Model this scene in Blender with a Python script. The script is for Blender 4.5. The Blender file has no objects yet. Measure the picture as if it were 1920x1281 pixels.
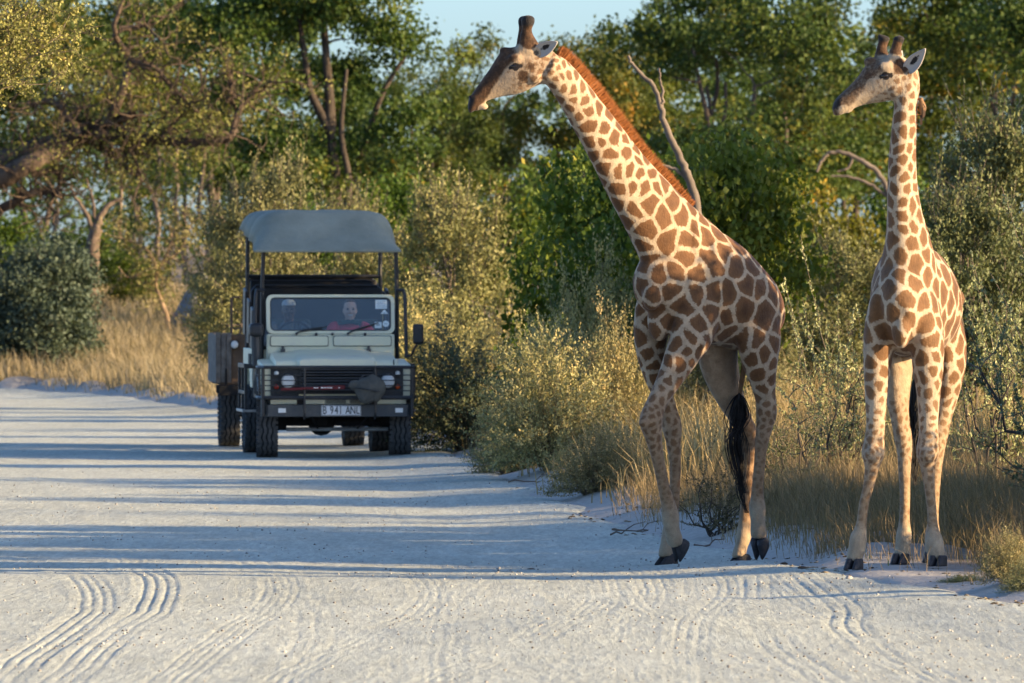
import bpy, math, random
import numpy as np
from mathutils import Vector, Matrix, Quaternion

scene = bpy.context.scene
COL = scene.collection
R = math.radians

# ------------------------------------------------------------------ camera
FPX = 18000.0          # focal length in photo pixels (telephoto lens)
HORIZON = 517.0        # photo row of the horizon
CAM_H = 2.1
cam_d = bpy.data.cameras.new('camera')
cam_d.sensor_width = 36.0
cam_d.lens = FPX / 1920.0 * 36.0
cam_d.clip_start = 1.0
cam_d.clip_end = 6000.0
cam_d.dof.use_dof = True
cam_d.dof.focus_distance = 73.0
cam_d.dof.aperture_fstop = 10.0
cam = bpy.data.objects.new('camera', cam_d)
COL.objects.link(cam)
cam.location = (0, 0, CAM_H)
cam.rotation_euler = (R(90) - math.atan((640.5 - HORIZON) / FPX), 0, 0)
scene.camera = cam

# ------------------------------------------------------------------ light
SUN_EL = R(13.0)
SUN_AZ = R(107.0)      # clockwise from +Y (view direction): right, a little behind the camera
SUN_H = Vector((math.sin(SUN_AZ), math.cos(SUN_AZ), 0))
SUN_DIR = Vector((SUN_H.x * math.cos(SUN_EL), SUN_H.y * math.cos(SUN_EL), math.sin(SUN_EL)))
world = bpy.data.worlds.new('World')
scene.world = world
world.use_nodes = True
wn = world.node_tree.nodes
sky = wn.new('ShaderNodeTexSky')
sky.sky_type = 'NISHITA'
sky.sun_disc = False
sky.sun_elevation = SUN_EL
sky.sun_rotation = SUN_AZ
sky.altitude = 900.0
sky.air_density = 0.7
sky.dust_density = 2.5
sky.ozone_density = 3.2
wn['Background'].inputs['Strength'].default_value = 0.112
tint = wn.new('ShaderNodeMix'); tint.data_type = 'RGBA'; tint.blend_type = 'MULTIPLY'   # one even white balance for the whole sky
tint.inputs[0].default_value = 1.0
tint.inputs[7].default_value = (1.16, 1.16, 1.14, 1)
world.node_tree.links.new(sky.outputs[0], tint.inputs[6])
world.node_tree.links.new(tint.outputs[2], wn['Background'].inputs['Color'])
sun_d = bpy.data.lights.new('sun', 'SUN')
sun_d.energy = 5.0
sun_d.angle = R(0.5)
sun_d.color = (1.0, 0.72, 0.39)
sun_o = bpy.data.objects.new('sun', sun_d)
COL.objects.link(sun_o)
sun_o.location = (30, 40, 30)
sun_o.rotation_euler = SUN_DIR.to_track_quat('Z', 'Y').to_euler()
scene.view_settings.view_transform = 'Standard'
scene.view_settings.look = 'None'
scene.view_settings.exposure = 1.42
scene.view_settings.gamma = 1.0
scene.view_settings.use_curve_mapping = False
scene.cycles.max_bounces = 5
scene.cycles.diffuse_bounces = 2
scene.cycles.glossy_bounces = 3
scene.cycles.transmission_bounces = 4
scene.cycles.transparent_max_bounces = 8
scene.cycles.use_denoising = True
scene.cycles.caustics_reflective = False
scene.cycles.caustics_refractive = False


def P(x, y, d):
    """photo pixel at a distance -> world point"""
    return np.array([(x - 960.0) * d / FPX, d, CAM_H - (y - HORIZON) * d / FPX])


def sstep(a, b, x):
    t = np.clip((x - a) / (b - a), 0, 1)
    return t * t * (3 - 2 * t)


# smooth value noise (numpy)
def _hash2(ix, iy, seed):
    h = (ix.astype(np.int64) * 374761393 + iy.astype(np.int64) * 668265263 + seed * 982451653) & 0xffffffff
    h = ((h ^ (h >> 13)) * 1274126177) & 0xffffffff
    return ((h ^ (h >> 16)) & 0xffff) / 65535.0


def vnoise(x, y, seed=0):
    x = np.asarray(x, float); y = np.asarray(y, float)
    ix = np.floor(x); iy = np.floor(y)
    fx = x - ix; fy = y - iy
    fx = fx * fx * (3 - 2 * fx); fy = fy * fy * (3 - 2 * fy)
    a = _hash2(ix, iy, seed); b = _hash2(ix + 1, iy, seed)
    c = _hash2(ix, iy + 1, seed); d = _hash2(ix + 1, iy + 1, seed)
    return (a * (1 - fx) + b * fx) * (1 - fy) + (c * (1 - fx) + d * fx) * fy


def fbm(x, y, seed=0, oct=4):
    s = 0; amp = 0.5
    for i in range(oct):
        s = s + amp * vnoise(x * 2 ** i, y * 2 ** i, seed + i * 17)
        amp *= 0.5
    return s


# ------------------------------------------------------------------ materials
MATS = {}


def new_mat(name):
    m = bpy.data.materials.new(name)
    m.use_nodes = True
    nt = m.node_tree
    b = nt.nodes['Principled BSDF']
    b.inputs['Specular IOR Level'].default_value = 0.3
    MATS[name] = m
    return m, nt, b


def N(nt, typ, **kw):
    n = nt.nodes.new(typ)
    for k, v in kw.items():
        if k.startswith('i_'):
            n.inputs[k[2:].replace('_', ' ')].default_value = v
        else:
            setattr(n, k, v)
    return n


def ramp(nt, fac, stops, interp='LINEAR'):
    n = nt.nodes.new('ShaderNodeValToRGB')
    cr = n.color_ramp
    cr.interpolation = interp
    while len(cr.elements) < len(stops):
        cr.elements.new(0.5)
    for e, (p, c) in zip(cr.elements, stops):
        e.position = p
        e.color = (*c, 1) if len(c) == 3 else c
    nt.links.new(fac, n.inputs['Fac'])
    return n.outputs['Color']


def noise(nt, scale, detail=4, rough=0.55, vec=None, dim='3D'):
    n = nt.nodes.new('ShaderNodeTexNoise')
    n.inputs['Scale'].default_value = scale
    n.inputs['Detail'].default_value = detail
    n.inputs['Roughness'].default_value = rough
    if vec is not None:
        nt.links.new(vec, n.inputs['Vector'])
    return n.outputs['Fac']


def objcoord(nt, scale=None):
    t = nt.nodes.new('ShaderNodeTexCoord')
    if scale is None:
        return t.outputs['Object']
    m = nt.nodes.new('ShaderNodeMapping')
    m.inputs['Scale'].default_value = scale
    nt.links.new(t.outputs['Object'], m.inputs['Vector'])
    return m.outputs['Vector']


def mixc(nt, fac, a, b, mode='MIX'):
    n = nt.nodes.new('ShaderNodeMix')
    n.data_type = 'RGBA'
    n.blend_type = mode
    for sock, v in ((n.inputs[0], fac), (n.inputs[6], a), (n.inputs[7], b)):
        if isinstance(v, bpy.types.NodeSocket):
            nt.links.new(v, sock)
        elif isinstance(v, (tuple, list)):
            sock.default_value = (*v, 1) if len(v) == 3 else v
        else:
            sock.default_value = v
    return n.outputs[2]


def mathn(nt, op, a, b=None, c=None, clamp=False):
    n = nt.nodes.new('ShaderNodeMath')
    n.operation = op
    n.use_clamp = clamp
    for i, v in enumerate((a, b, c)):
        if v is None:
            continue
        if isinstance(v, bpy.types.NodeSocket):
            nt.links.new(v, n.inputs[i])
        else:
            n.inputs[i].default_value = v
    return n.outputs[0]


def maprange(nt, v, a, b, c=0.0, d=1.0):
    n = nt.nodes.new('ShaderNodeMapRange')
    n.interpolation_type = 'SMOOTHSTEP'
    nt.links.new(v, n.inputs[0])
    for i, q in enumerate((a, b, c, d)):
        n.inputs[i + 1].default_value = q
    return n.outputs[0]


def bump(nt, h, strength, dist, bsdf):
    n = nt.nodes.new('ShaderNodeBump')
    n.inputs['Strength'].default_value = strength
    n.inputs['Distance'].default_value = dist
    nt.links.new(h, n.inputs['Height'])
    nt.links.new(n.outputs['Normal'], bsdf.inputs['Normal'])
    return n


def attr(nt, name):
    a = nt.nodes.new('ShaderNodeAttribute')
    a.attribute_name = name
    return a.outputs['Fac']


def simple_mat(name, col, rough=0.7, metal=0.0, spec=0.3, var=0.12, scale=8.0, coat=0.0, bmp=0.0):
    m, nt, b = new_mat(name)
    f = noise(nt, scale, 5, 0.6, objcoord(nt))
    lo = tuple(c * (1 - var) for c in col)
    hi = tuple(min(1, c * (1 + var)) for c in col)
    nt.links.new(ramp(nt, f, [(0.3, lo), (0.7, hi)]), b.inputs['Base Color'])
    b.inputs['Roughness'].default_value = rough
    b.inputs['Metallic'].default_value = metal
    b.inputs['Specular IOR Level'].default_value = spec
    b.inputs['Coat Weight'].default_value = coat
    if bmp:
        bump(nt, f, bmp, 0.02, b)
    return m


# ------------------------------------------------------------------ mesh helpers
def mesh_np(name, V, quads=None, tris=None, smooth=False, attrs=None):
    me = bpy.data.meshes.new(name)
    V = np.asarray(V, np.float32)
    me.vertices.add(len(V))
    me.vertices.foreach_set('co', V.ravel())
    idx = []; starts = []
    n = 0
    if quads is not None and len(quads):
        q = np.asarray(quads, np.int32)
        idx.append(q.ravel()); starts.append(np.arange(len(q)) * 4); n = q.size
    if tris is not None and len(tris):
        t = np.asarray(tris, np.int32)
        idx.append(t.ravel()); starts.append(n + np.arange(len(t)) * 3)
    idx = np.concatenate(idx).astype(np.int32); starts = np.concatenate(starts).astype(np.int32)
    me.loops.add(len(idx))
    me.loops.foreach_set('vertex_index', idx)
    me.polygons.add(len(starts))
    me.polygons.foreach_set('loop_start', starts)
    if smooth:
        me.polygons.foreach_set('use_smooth', np.ones(len(starts), bool))
    me.update(calc_edges=True)
    for k, v in (attrs or {}).items():
        a = me.attributes.new(k, 'FLOAT', 'POINT')
        a.data.foreach_set('value', np.asarray(v, np.float32))
    return me


def link(name, me, mat=None, parent=None, loc=None):
    o = bpy.data.objects.new(name, me)
    COL.objects.link(o)
    if mat is not None and me is not None and len(me.materials) == 0:
        me.materials.append(MATS[mat] if isinstance(mat, str) else mat)
    if parent is not None:
        o.parent = parent
    if loc is not None:
        o.location = loc
    return o


def tag(o, label, cat=None, group=None, kind=None):
    o['label'] = label
    if cat: o['category'] = cat
    if group: o['group'] = group
    if kind: o['kind'] = kind
    return o


def empty(name, loc, rz=0.0):
    o = bpy.data.objects.new(name, None)
    o.empty_display_size = 0.2
    COL.objects.link(o)
    o.location = loc
    o.rotation_euler = (0, 0, rz)
    return o


def copy_tree(o, parent=None):
    c = o.copy()
    COL.objects.link(c)
    c.parent = parent
    for ch in list(o.children):
        copy_tree(ch, c)
    return c


class MB:
    """collects shapes and links them as one mesh object"""
    def __init__(s):
        s.V = []; s.F = []; s.n = 0

    def add(s, V, F):
        V = np.asarray(V, float)
        s.V.append(V)
        s.F += [tuple(int(i) + s.n for i in f) for f in F]
        s.n += len(V)
        return s

    def box(s, c, d, rx=0, ry=0, rz=0, taper=(1, 1)):
        x, y, z = d[0] / 2, d[1] / 2, d[2] / 2
        V = np.array([[-x, -y, -z], [x, -y, -z], [x, y, -z], [-x, y, -z],
                      [-x * taper[0], -y * taper[1], z], [x * taper[0], -y * taper[1], z],
                      [x * taper[0], y * taper[1], z], [-x * taper[0], y * taper[1], z]])
        if rx or ry or rz:
            M = np.array((Matrix.Rotation(rz, 3, 'Z') @ Matrix.Rotation(ry, 3, 'Y') @ Matrix.Rotation(rx, 3, 'X')))
            V = V @ M.T
        return s.add(V + np.array(c), [(0, 3, 2, 1), (4, 5, 6, 7), (0, 1, 5, 4), (1, 2, 6, 5), (2, 3, 7, 6), (3, 0, 4, 7)])

    def tube(s, pts, r, k=8, caps=True):
        V, F, c = tube_np(np.asarray(pts, float), np.broadcast_to(np.asarray(r, float), (len(pts),)), k)
        F = [tuple(f) for f in F]
        if caps:
            n = len(pts)
            F.append(tuple(range(k - 1, -1, -1)))
            F.append(tuple(range((n - 1) * k, n * k)))
        return s.add(V, F)

    def lathe(s, prof, k=24, axis='x', c=(0, 0, 0)):
        """prof: (along, radius) pairs about an axis"""
        prof = np.asarray(prof, float)
        th = np.linspace(0, 2 * np.pi, k, endpoint=False)
        V = []
        for a, r in prof:
            u, v = r * np.cos(th), r * np.sin(th)
            aa = np.full(k, a)
            V.append({'x': np.stack([aa, u, v], 1), 'y': np.stack([v, aa, u], 1), 'z': np.stack([u, v, aa], 1)}[axis])
        n = len(prof)
        F = []
        for i in range(n - 1):
            for j in range(k):
                F.append((i * k + j, i * k + (j + 1) % k, (i + 1) * k + (j + 1) % k, (i + 1) * k + j))
        F.append(tuple(range(k - 1, -1, -1)))
        F.append(tuple(range((n - 1) * k, n * k)))
        return s.add(np.concatenate(V) + np.array(c), F)

    def prism(s, poly, a0, a1, axis='x'):
        """poly in the other two axes (x: y,z ; y: x,z ; z: x,y), extruded along axis"""
        poly = np.asarray(poly, float); n = len(poly)
        V = []
        for a in (a0, a1):
            aa = np.full(n, a)
            V.append({'x': np.stack([aa, poly[:, 0], poly[:, 1]], 1), 'y': np.stack([poly[:, 0], aa, poly[:, 1]], 1),
                      'z': np.stack([poly[:, 0], poly[:, 1], aa], 1)}[axis])
        F = [tuple(range(n - 1, -1, -1)), tuple(range(n, 2 * n))]
        for i in range(n):
            j = (i + 1) % n
            F.append((i, j, n + j, n + i))
        return s.add(np.concatenate(V), F)

    def build(s, name, mat, parent=None, bevel=0.0, smooth=False, loc=None, seg=2):
        me = bpy.data.meshes.new(name)
        me.from_pydata(np.concatenate(s.V).tolist(), [], s.F)
        me.update()
        import bmesh
        bm = bmesh.new(); bm.from_mesh(me)
        bmesh.ops.recalc_face_normals(bm, faces=bm.faces)
        bm.to_mesh(me); bm.free()
        if smooth:
            me.polygons.foreach_set('use_smooth', np.ones(len(me.polygons), bool))
        o = link(name, me, mat, parent, loc)
        if bevel:
            b = o.modifiers.new('bevel', 'BEVEL')
            b.width = bevel; b.segments = seg; b.limit_method = 'ANGLE'; b.angle_limit = R(40)
            b.harden_normals = False
        return o


def frames(pts):
    """rotation-minimising-ish frames for a polyline"""
    n = len(pts)
    t = np.gradient(pts, axis=0) if n > 2 else np.repeat((pts[1:] - pts[:1]), n, 0)
    t /= np.linalg.norm(t, axis=1, keepdims=True) + 1e-12
    ref = np.array([0, 0, 1.0]) if abs(t[0][2]) < 0.9 else np.array([1.0, 0, 0])
    u = np.cross(t[0], ref); u /= np.linalg.norm(u)
    U = [u]
    for i in range(1, n):
        u = U[-1] - t[i] * np.dot(U[-1], t[i])
        l = np.linalg.norm(u)
        u = u / l if l > 1e-6 else U[-1]
        U.append(u)
    U = np.array(U)
    W = np.cross(t, U)
    return t, U, W


def tube_np(pts, r, k):
    t, U, W = frames(pts)
    th = np.linspace(0, 2 * np.pi, k, endpoint=False)
    V = (pts[:, None, :] + r[:, None, None] * (np.cos(th)[None, :, None] * U[:, None, :] + np.sin(th)[None, :, None] * W[:, None, :])).reshape(-1, 3)
    n = len(pts)
    i = np.arange(n - 1)[:, None] * k; j = np.arange(k)[None, :]; j2 = (j + 1) % k
    F = np.stack([i + j, i + j2, i + k + j2, i + k + j], -1).reshape(-1, 4)
    return V, F, len(V)


def catmull(A, m):
    """densify rows of A, m samples a segment"""
    A = np.asarray(A, float)
    n = len(A)
    if n < 3:
        t = np.linspace(0, 1, m * (n - 1) + 1)[:, None]
        return A[0] * (1 - t) + A[-1] * t
    E = np.vstack([2 * A[0] - A[1], A, 2 * A[-1] - A[-2]])
    out = []
    for i in range(n - 1):
        p0, p1, p2, p3 = E[i], E[i + 1], E[i + 2], E[i + 3]
        for t in np.arange(m) / m:
            out.append(0.5 * ((2 * p1) + (-p0 + p2) * t + (2 * p0 - 5 * p1 + 4 * p2 - p3) * t * t + (-p0 + 3 * p1 - 3 * p2 + p3) * t ** 3))
    out.append(A[-1])
    return np.array(out)


def interp(x, xs, ys):
    return np.interp(x, xs, ys)
# ================================================================== the ground and the road
RD = [20, 45, 59.7, 66, 73, 80.8, 91.5, 104, 119, 135, 147, 158, 166, 171, 173, 176]
RX = [9.5, 5.2, 3.15, 2.3, 1.75, 1.15, 0.2, -0.35, -1.0, -2.6, -4.5, -6.0, -7.2, -9.0, -14, -60]


def road_edge(d):
    return np.interp(d, RD, RX)


def left_edge(d):
    return np.interp(d, [20, 60, 100, 120, 135, 145, 150], [-6.5, -8.5, -9.5, -12, -20, -40, -90])


def base_h(x, d):
    """large shape of the land: flat, rising gently beyond the road bend"""
    return 1.9 * sstep(165, 235, d) + 1.4 * sstep(235, 420, d) - (0.035 * sstep(66.6, 70, d) + 0.055 * sstep(70.2, 71.6, d)) * sstep(100, 80, d) * sstep(3.2, 1.9, x)


def off_road(x, d):
    """metres outside the road (positive = verge)"""
    e = road_edge(d) + 0.35 * (fbm(d * 0.35, 0 * d, 5) - 0.5) + 0.18 * (vnoise(d * 1.3, 0 * d, 9) - 0.5)
    r = np.minimum(x - e, 6.0)
    l = left_edge(d) - x
    return np.maximum(r, l)


def ground_h(x, d):
    o = off_road(x, d)
    h = base_h(x, d)
    berm = 0.10 * sstep(-0.15, 0.45, o) + 0.12 * sstep(0.2, 0.7, o) * sstep(1.9, 0.8, o) * (fbm(x * 1.1, d * 0.45, 3) - 0.15) * 2
    lumps = sstep(0.0, 0.5, o) * (0.14 * (fbm(x * 1.7, d * 0.9, 8) - 0.5) + 0.05 * (fbm(x * 5, d * 3, 12) - 0.5))
    flat = sstep(62.6, 64.0, d) * sstep(69.2, 68.2, d) * sstep(2.2, 2.5, x) * sstep(3.7, 3.4, x)
    h_out = h + (berm + lumps) * (1 - flat) + 0.075 * flat
    return np.where(o > -0.15, h_out, h - 0.14 * sstep(-0.15, -0.5, o))


def grid_mesh(name, xs, ys, hf, attrs=None):
    X, Y = np.meshgrid(xs, ys)
    x = X.ravel(); y = Y.ravel()
    V = np.stack([x, y, hf(x, y)], 1)
    nx = len(xs)
    i = (np.arange(len(ys) - 1)[:, None] * nx + np.arange(nx - 1)[None, :]).ravel()
    Q = np.stack([i, i + 1, i + nx + 1, i + nx], 1)
    at = {k: f(x, y) for k, f in (attrs or {}).items()}
    return mesh_np(name, V, Q, smooth=True, attrs=at)


def graded(a, b, fine, lo, hi, grow=1.15):
    """fine steps in [a,b], growing steps out to lo and hi"""
    mid = list(np.arange(a, b + 1e-6, fine))
    r = [mid[-1]]; s = fine
    while r[-1] < hi:
        s *= grow; r.append(r[-1] + s)
    l = [mid[0]]; s = fine
    while l[-1] > lo:
        s *= grow; l.append(l[-1] - s)
    return np.array(l[:0:-1] + mid + r[1:])


# ---- materials
m, nt, b = new_mat('soil')
oc = objcoord(nt)
n1 = noise(nt, 0.9, 6, 0.6, oc)
n2 = noise(nt, 14, 5, 0.65, oc)
verge = attr(nt, 'verge')
c1 = ramp(nt, n1, [(0.3, (0.22, 0.175, 0.125)), (0.7, (0.36, 0.30, 0.225))])
c2 = ramp(nt, n2, [(0.3, (0.60, 0.58, 0.56)), (0.7, (1, 1, 1))])
c3 = mixc(nt, 1.0, c1, c2, 'MULTIPLY')
sand = ramp(nt, n2, [(0.25, (0.36, 0.335, 0.30)), (0.7, (0.52, 0.49, 0.445))])
fac = mathn(nt, 'ADD', verge, mathn(nt, 'MULTIPLY', mathn(nt, 'SUBTRACT', n1, 0.5), 0.9), clamp=True)
nt.links.new(mixc(nt, fac, sand, c3), b.inputs['Base Color'])
b.inputs['Roughness'].default_value = 0.95
bump(nt, n2, 0.7, 0.05, b)

m, nt, b = new_mat('road_sand')
oc = objcoord(nt)
n1 = noise(nt, 0.35, 4, 0.6, objcoord(nt, (1.0, 0.35, 1.0)))
n2 = noise(nt, 26, 4, 0.7, oc)
n3 = noise(nt, 150, 2, 0.6, oc)
vor = N(nt, 'ShaderNodeTexVoronoi', i_Scale=9.0)
nt.links.new(oc, vor.inputs['Vector'])
peb = maprange(nt, vor.outputs['Distance'], 0.10, 0.17, 1.0, 0.0)
vr = mathn(nt, 'GREATER_THAN', N(nt, 'ShaderNodeSeparateColor').outputs[0], 0.86)
sep = vr.node.inputs[0].links[0].from_node
nt.links.new(vor.outputs['Color'], sep.inputs[0])
peb = mathn(nt, 'MULTIPLY', peb, vr)
c1 = ramp(nt, n1, [(0.3, (0.535, 0.565, 0.49)), (0.7, (0.665, 0.70, 0.61))])
c2 = ramp(nt, n2, [(0.3, (0.80, 0.80, 0.80)), (0.7, (1.04, 1.04, 1.04))])
c3 = mixc(nt, 1.0, c1, c2, 'MULTIPLY')
c3 = mixc(nt, 1.0, c3, ramp(nt, n3, [(0.3, (0.78, 0.78, 0.78)), (0.7, (1.12, 1.12, 1.12))]), 'MULTIPLY')
n5 = noise(nt, 1.0, 5, 0.7, objcoord(nt, (24.0, 2.0, 4.0)))
n6 = noise(nt, 1.0, 4, 0.65, objcoord(nt, (5.0, 0.7, 2.0)))
c3 = mixc(nt, 1.0, c3, ramp(nt, n5, [(0.3, (0.74, 0.74, 0.745)), (0.68, (1.10, 1.10, 1.10))]), 'MULTIPLY')
c3 = mixc(nt, 1.0, c3, ramp(nt, n6, [(0.3, (0.86, 0.855, 0.85)), (0.7, (1.06, 1.06, 1.06))]), 'MULTIPLY')
c4 = mixc(nt, peb, c3, (0.20, 0.18, 0.16))
nt.links.new(c4, b.inputs['Base Color'])
b.inputs['Roughness'].default_value = 0.95
hh = mathn(nt, 'ADD', mathn(nt, 'MULTIPLY', n2, 1.0), mathn(nt, 'ADD', mathn(nt, 'MULTIPLY', peb, 1.0), mathn(nt, 'ADD', mathn(nt, 'MULTIPLY', n5, 0.9), mathn(nt, 'MULTIPLY', n3, 0.40))))
bump(nt, hh, 0.8, 0.018, b)

# ---- ground sheet
xs = graded(-13, 9, 0.16, -2600, 2600, 1.16)
ys = np.concatenate([[-300, -120, -50, -20, 0, 15, 25, 33, 40], graded(44, 182, 0.42, 44, 4200, 1.10)])
me = grid_mesh('ground', xs, ys, ground_h, {'verge': lambda x, d: sstep(0.25, 1.3, off_road(x, d))})
g = link('ground', me, 'soil')
g['kind'] = 'structure'

# ---- road: sheet with tyre tracks pressed into it
rng = np.random.default_rng(4)
TRACKS = []   # (knots d, knots x, half width, depth, grooves)


def track(pts, hw=0.13, dep=0.012, gr=4):
    p = np.array(pts, float)
    q = catmull(p[np.argsort(p[:, 0])], 8)
    TRACKS.append((q[:, 0], q[:, 1], hw, dep, gr))


# wheel tracks read from the photograph (distance, x)
track([(47, -2.36), (49.9, -2.34), (55.3, -2.34), (59.7, -2.29), (62, -2.32), (64.8, -2.39), (68.3, -2.58), (73, -2.95), (78, -3.4), (90, -4.3)], 0.15, 0.030, 4)
track([(47, -2.62), (52, -2.66), (57, -2.62), (61, -2.66), (65, -2.86), (69, -3.2), (75, -3.9)], 0.14, 0.025, 4)
track([(47, -1.8), (52, -1.72), (57, -1.62), (62, -1.52), (67, -1.62), (74, -2.1), (84, -2.9), (100, -3.6)], 0.14, 0.012, 5)
track([(47, -1.25), (51, -1.15), (56, -0.85), (60, -0.62), (64, -0.55), (70, -0.8), (80, -1.6), (96, -2.6)], 0.13, 0.012, 4)
track([(47, -0.55), (51, -0.25), (55, 0.12), (59, 0.42), (64, 0.62), (70, 0.5), (80, -0.2), (100, -1.6)], 0.14, 0.012, 5)
track([(47, 0.15), (52, 0.3), (57, 0.62), (63, 0.95), (70, 0.9), (80, 0.35)], 0.13, 0.010, 4)
track([(47, 0.9), (52, 0.95), (58, 1.1), (64, 1.45), (69, 1.4)], 0.13, 0.012, 4)
track([(47, 1.75), (51, 1.6), (55, 1.5), (60, 1.55), (66, 1.7)], 0.13, 0.012, 3)
track([(47, 2.5), (50, 2.25), (53, 2.05), (57, 2.0), (61, 2.1), (66, 2.0)], 0.14, 0.020, 3)
track([(60, -3.4), (66, -3.1), (72, -2.9), (80, -3.3), (95, -4.2), (110, -5)], 0.15, 0.012, 4)
track([(70, -1.8), (80, -2.3), (95, -3.2), (115, -4.6), (140, -7.5)], 0.16, 0.014, 3)
track([(70, -0.3), (82, -0.9), (96, -1.7), (115, -2.9), (140, -6.0)], 0.16, 0.014, 3)
for i in range(16):
    x0 = rng.uniform(-3.2, 2.4); a = rng.uniform(-0.05, 0.09); c = rng.uniform(-0.006, 0.004)
    d = np.arange(47, 74, 3.0)
    track(list(zip(d, x0 + a * (d - 58) + c * (d - 58) ** 2)), rng.uniform(0.09, 0.16), rng.uniform(0.003, 0.008), int(rng.integers(3, 6)))


def track_h(x, d):
    h = np.zeros_like(x)
    wob = 0.02 * (vnoise(d * 0.8, x * 0, 31) - 0.5)
    for k, (td, tx, hw, dep, gr) in enumerate(TRACKS):
        c = np.interp(d, td, tx, left=1e3, right=1e3) + wob
        u = (x - c) / hw
        inside = np.abs(u) < 1.9
        fade = 0.40 + 0.60 * sstep(0.35, 0.65, vnoise(d * 0.28, 0 * d, 60 + k))
        prof = -1.0 * (np.abs(u) < 1) * (0.12 + 0.88 * (0.5 + 0.5 * np.cos(u * np.pi * gr + 1.2 * vnoise(d * .5, 0 * d, 90 + k))) ** 4) * sstep(1.0, 0.85, np.abs(u)) + 0.28 * np.exp(-((np.abs(u) - 1.16) / 0.14) ** 2)
        h += np.where(inside, .27 * dep * fade * prof * (.75 + .5 * vnoise(x * 14, d * 6, 47)), 0)
    return h


def road_h(x, d):
    o = off_road(x, d)
    h = base_h(x, d) + 0.05 * sstep(-1.3, -0.1, o)
    und = 0.05 * (fbm(x * 0.28, d * 0.10, 21) - 0.5) + 0.022 * (fbm(x * 0.15 + 9, d * 0.5, 23, 3) - 0.5)
    fine = 0.010 * (fbm(x * 2.2, d * 1.4, 25) - 0.5) + 0.009 * (fbm(x * 9, d * 4, 26, 3) - 0.5)
    ruts = 0.0045 * (fbm(x * 7 + d * 0.5, d * 0.25, 27, 3) - 0.5)
    step = 0.045 * sstep(0.10, -0.02, (d - 57.6) - 0.5 * (x + 0.4) - 0.8 * (vnoise(x * 1.5, 0 * d, 40) - 0.5)) * sstep(-1.2, 0.4, x) * sstep(2.4, 0.9, x) * sstep(54, 56.5, d)
    und = und * (1 - sstep(.6, 1.0, x) * sstep(2.6, 2.2, x) * sstep(68.5, 69.5, d) * sstep(74, 73, d))
    return h + und + fine + ruts + step + track_h(x, d) - 0.10 * sstep(-0.05, 0.35, o)


rxs = np.concatenate([np.arange(-12, -4.1, 0.12), np.arange(-4.1, 3.9, 0.0105), np.arange(3.9, 8, 0.15)])
near = grid_mesh('near', rxs, np.arange(40, 78.01, 0.16), road_h)
fxs = np.concatenate([np.arange(-60, -12, 1.0), np.arange(-12, 2.6, 0.06)])
farm = grid_mesh('far', fxs, np.concatenate([np.arange(77.9, 120, 0.26), np.arange(120, 177, 0.4)]), road_h)
back = grid_mesh('back', np.arange(-9, 12, 0.4), np.arange(-250, 40.3, 1.2), lambda x, d: road_h(x, np.maximum(d, 40.0)) * 0.4 - 0.01)
import bmesh
bm = bmesh.new()
for q in (near, farm, back):
    bm.from_mesh(q)
me = bpy.data.meshes.new('road')
bm.to_mesh(me); bm.free()
road = link('road', me, 'road_sand')
road['kind'] = 'structure'
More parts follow.
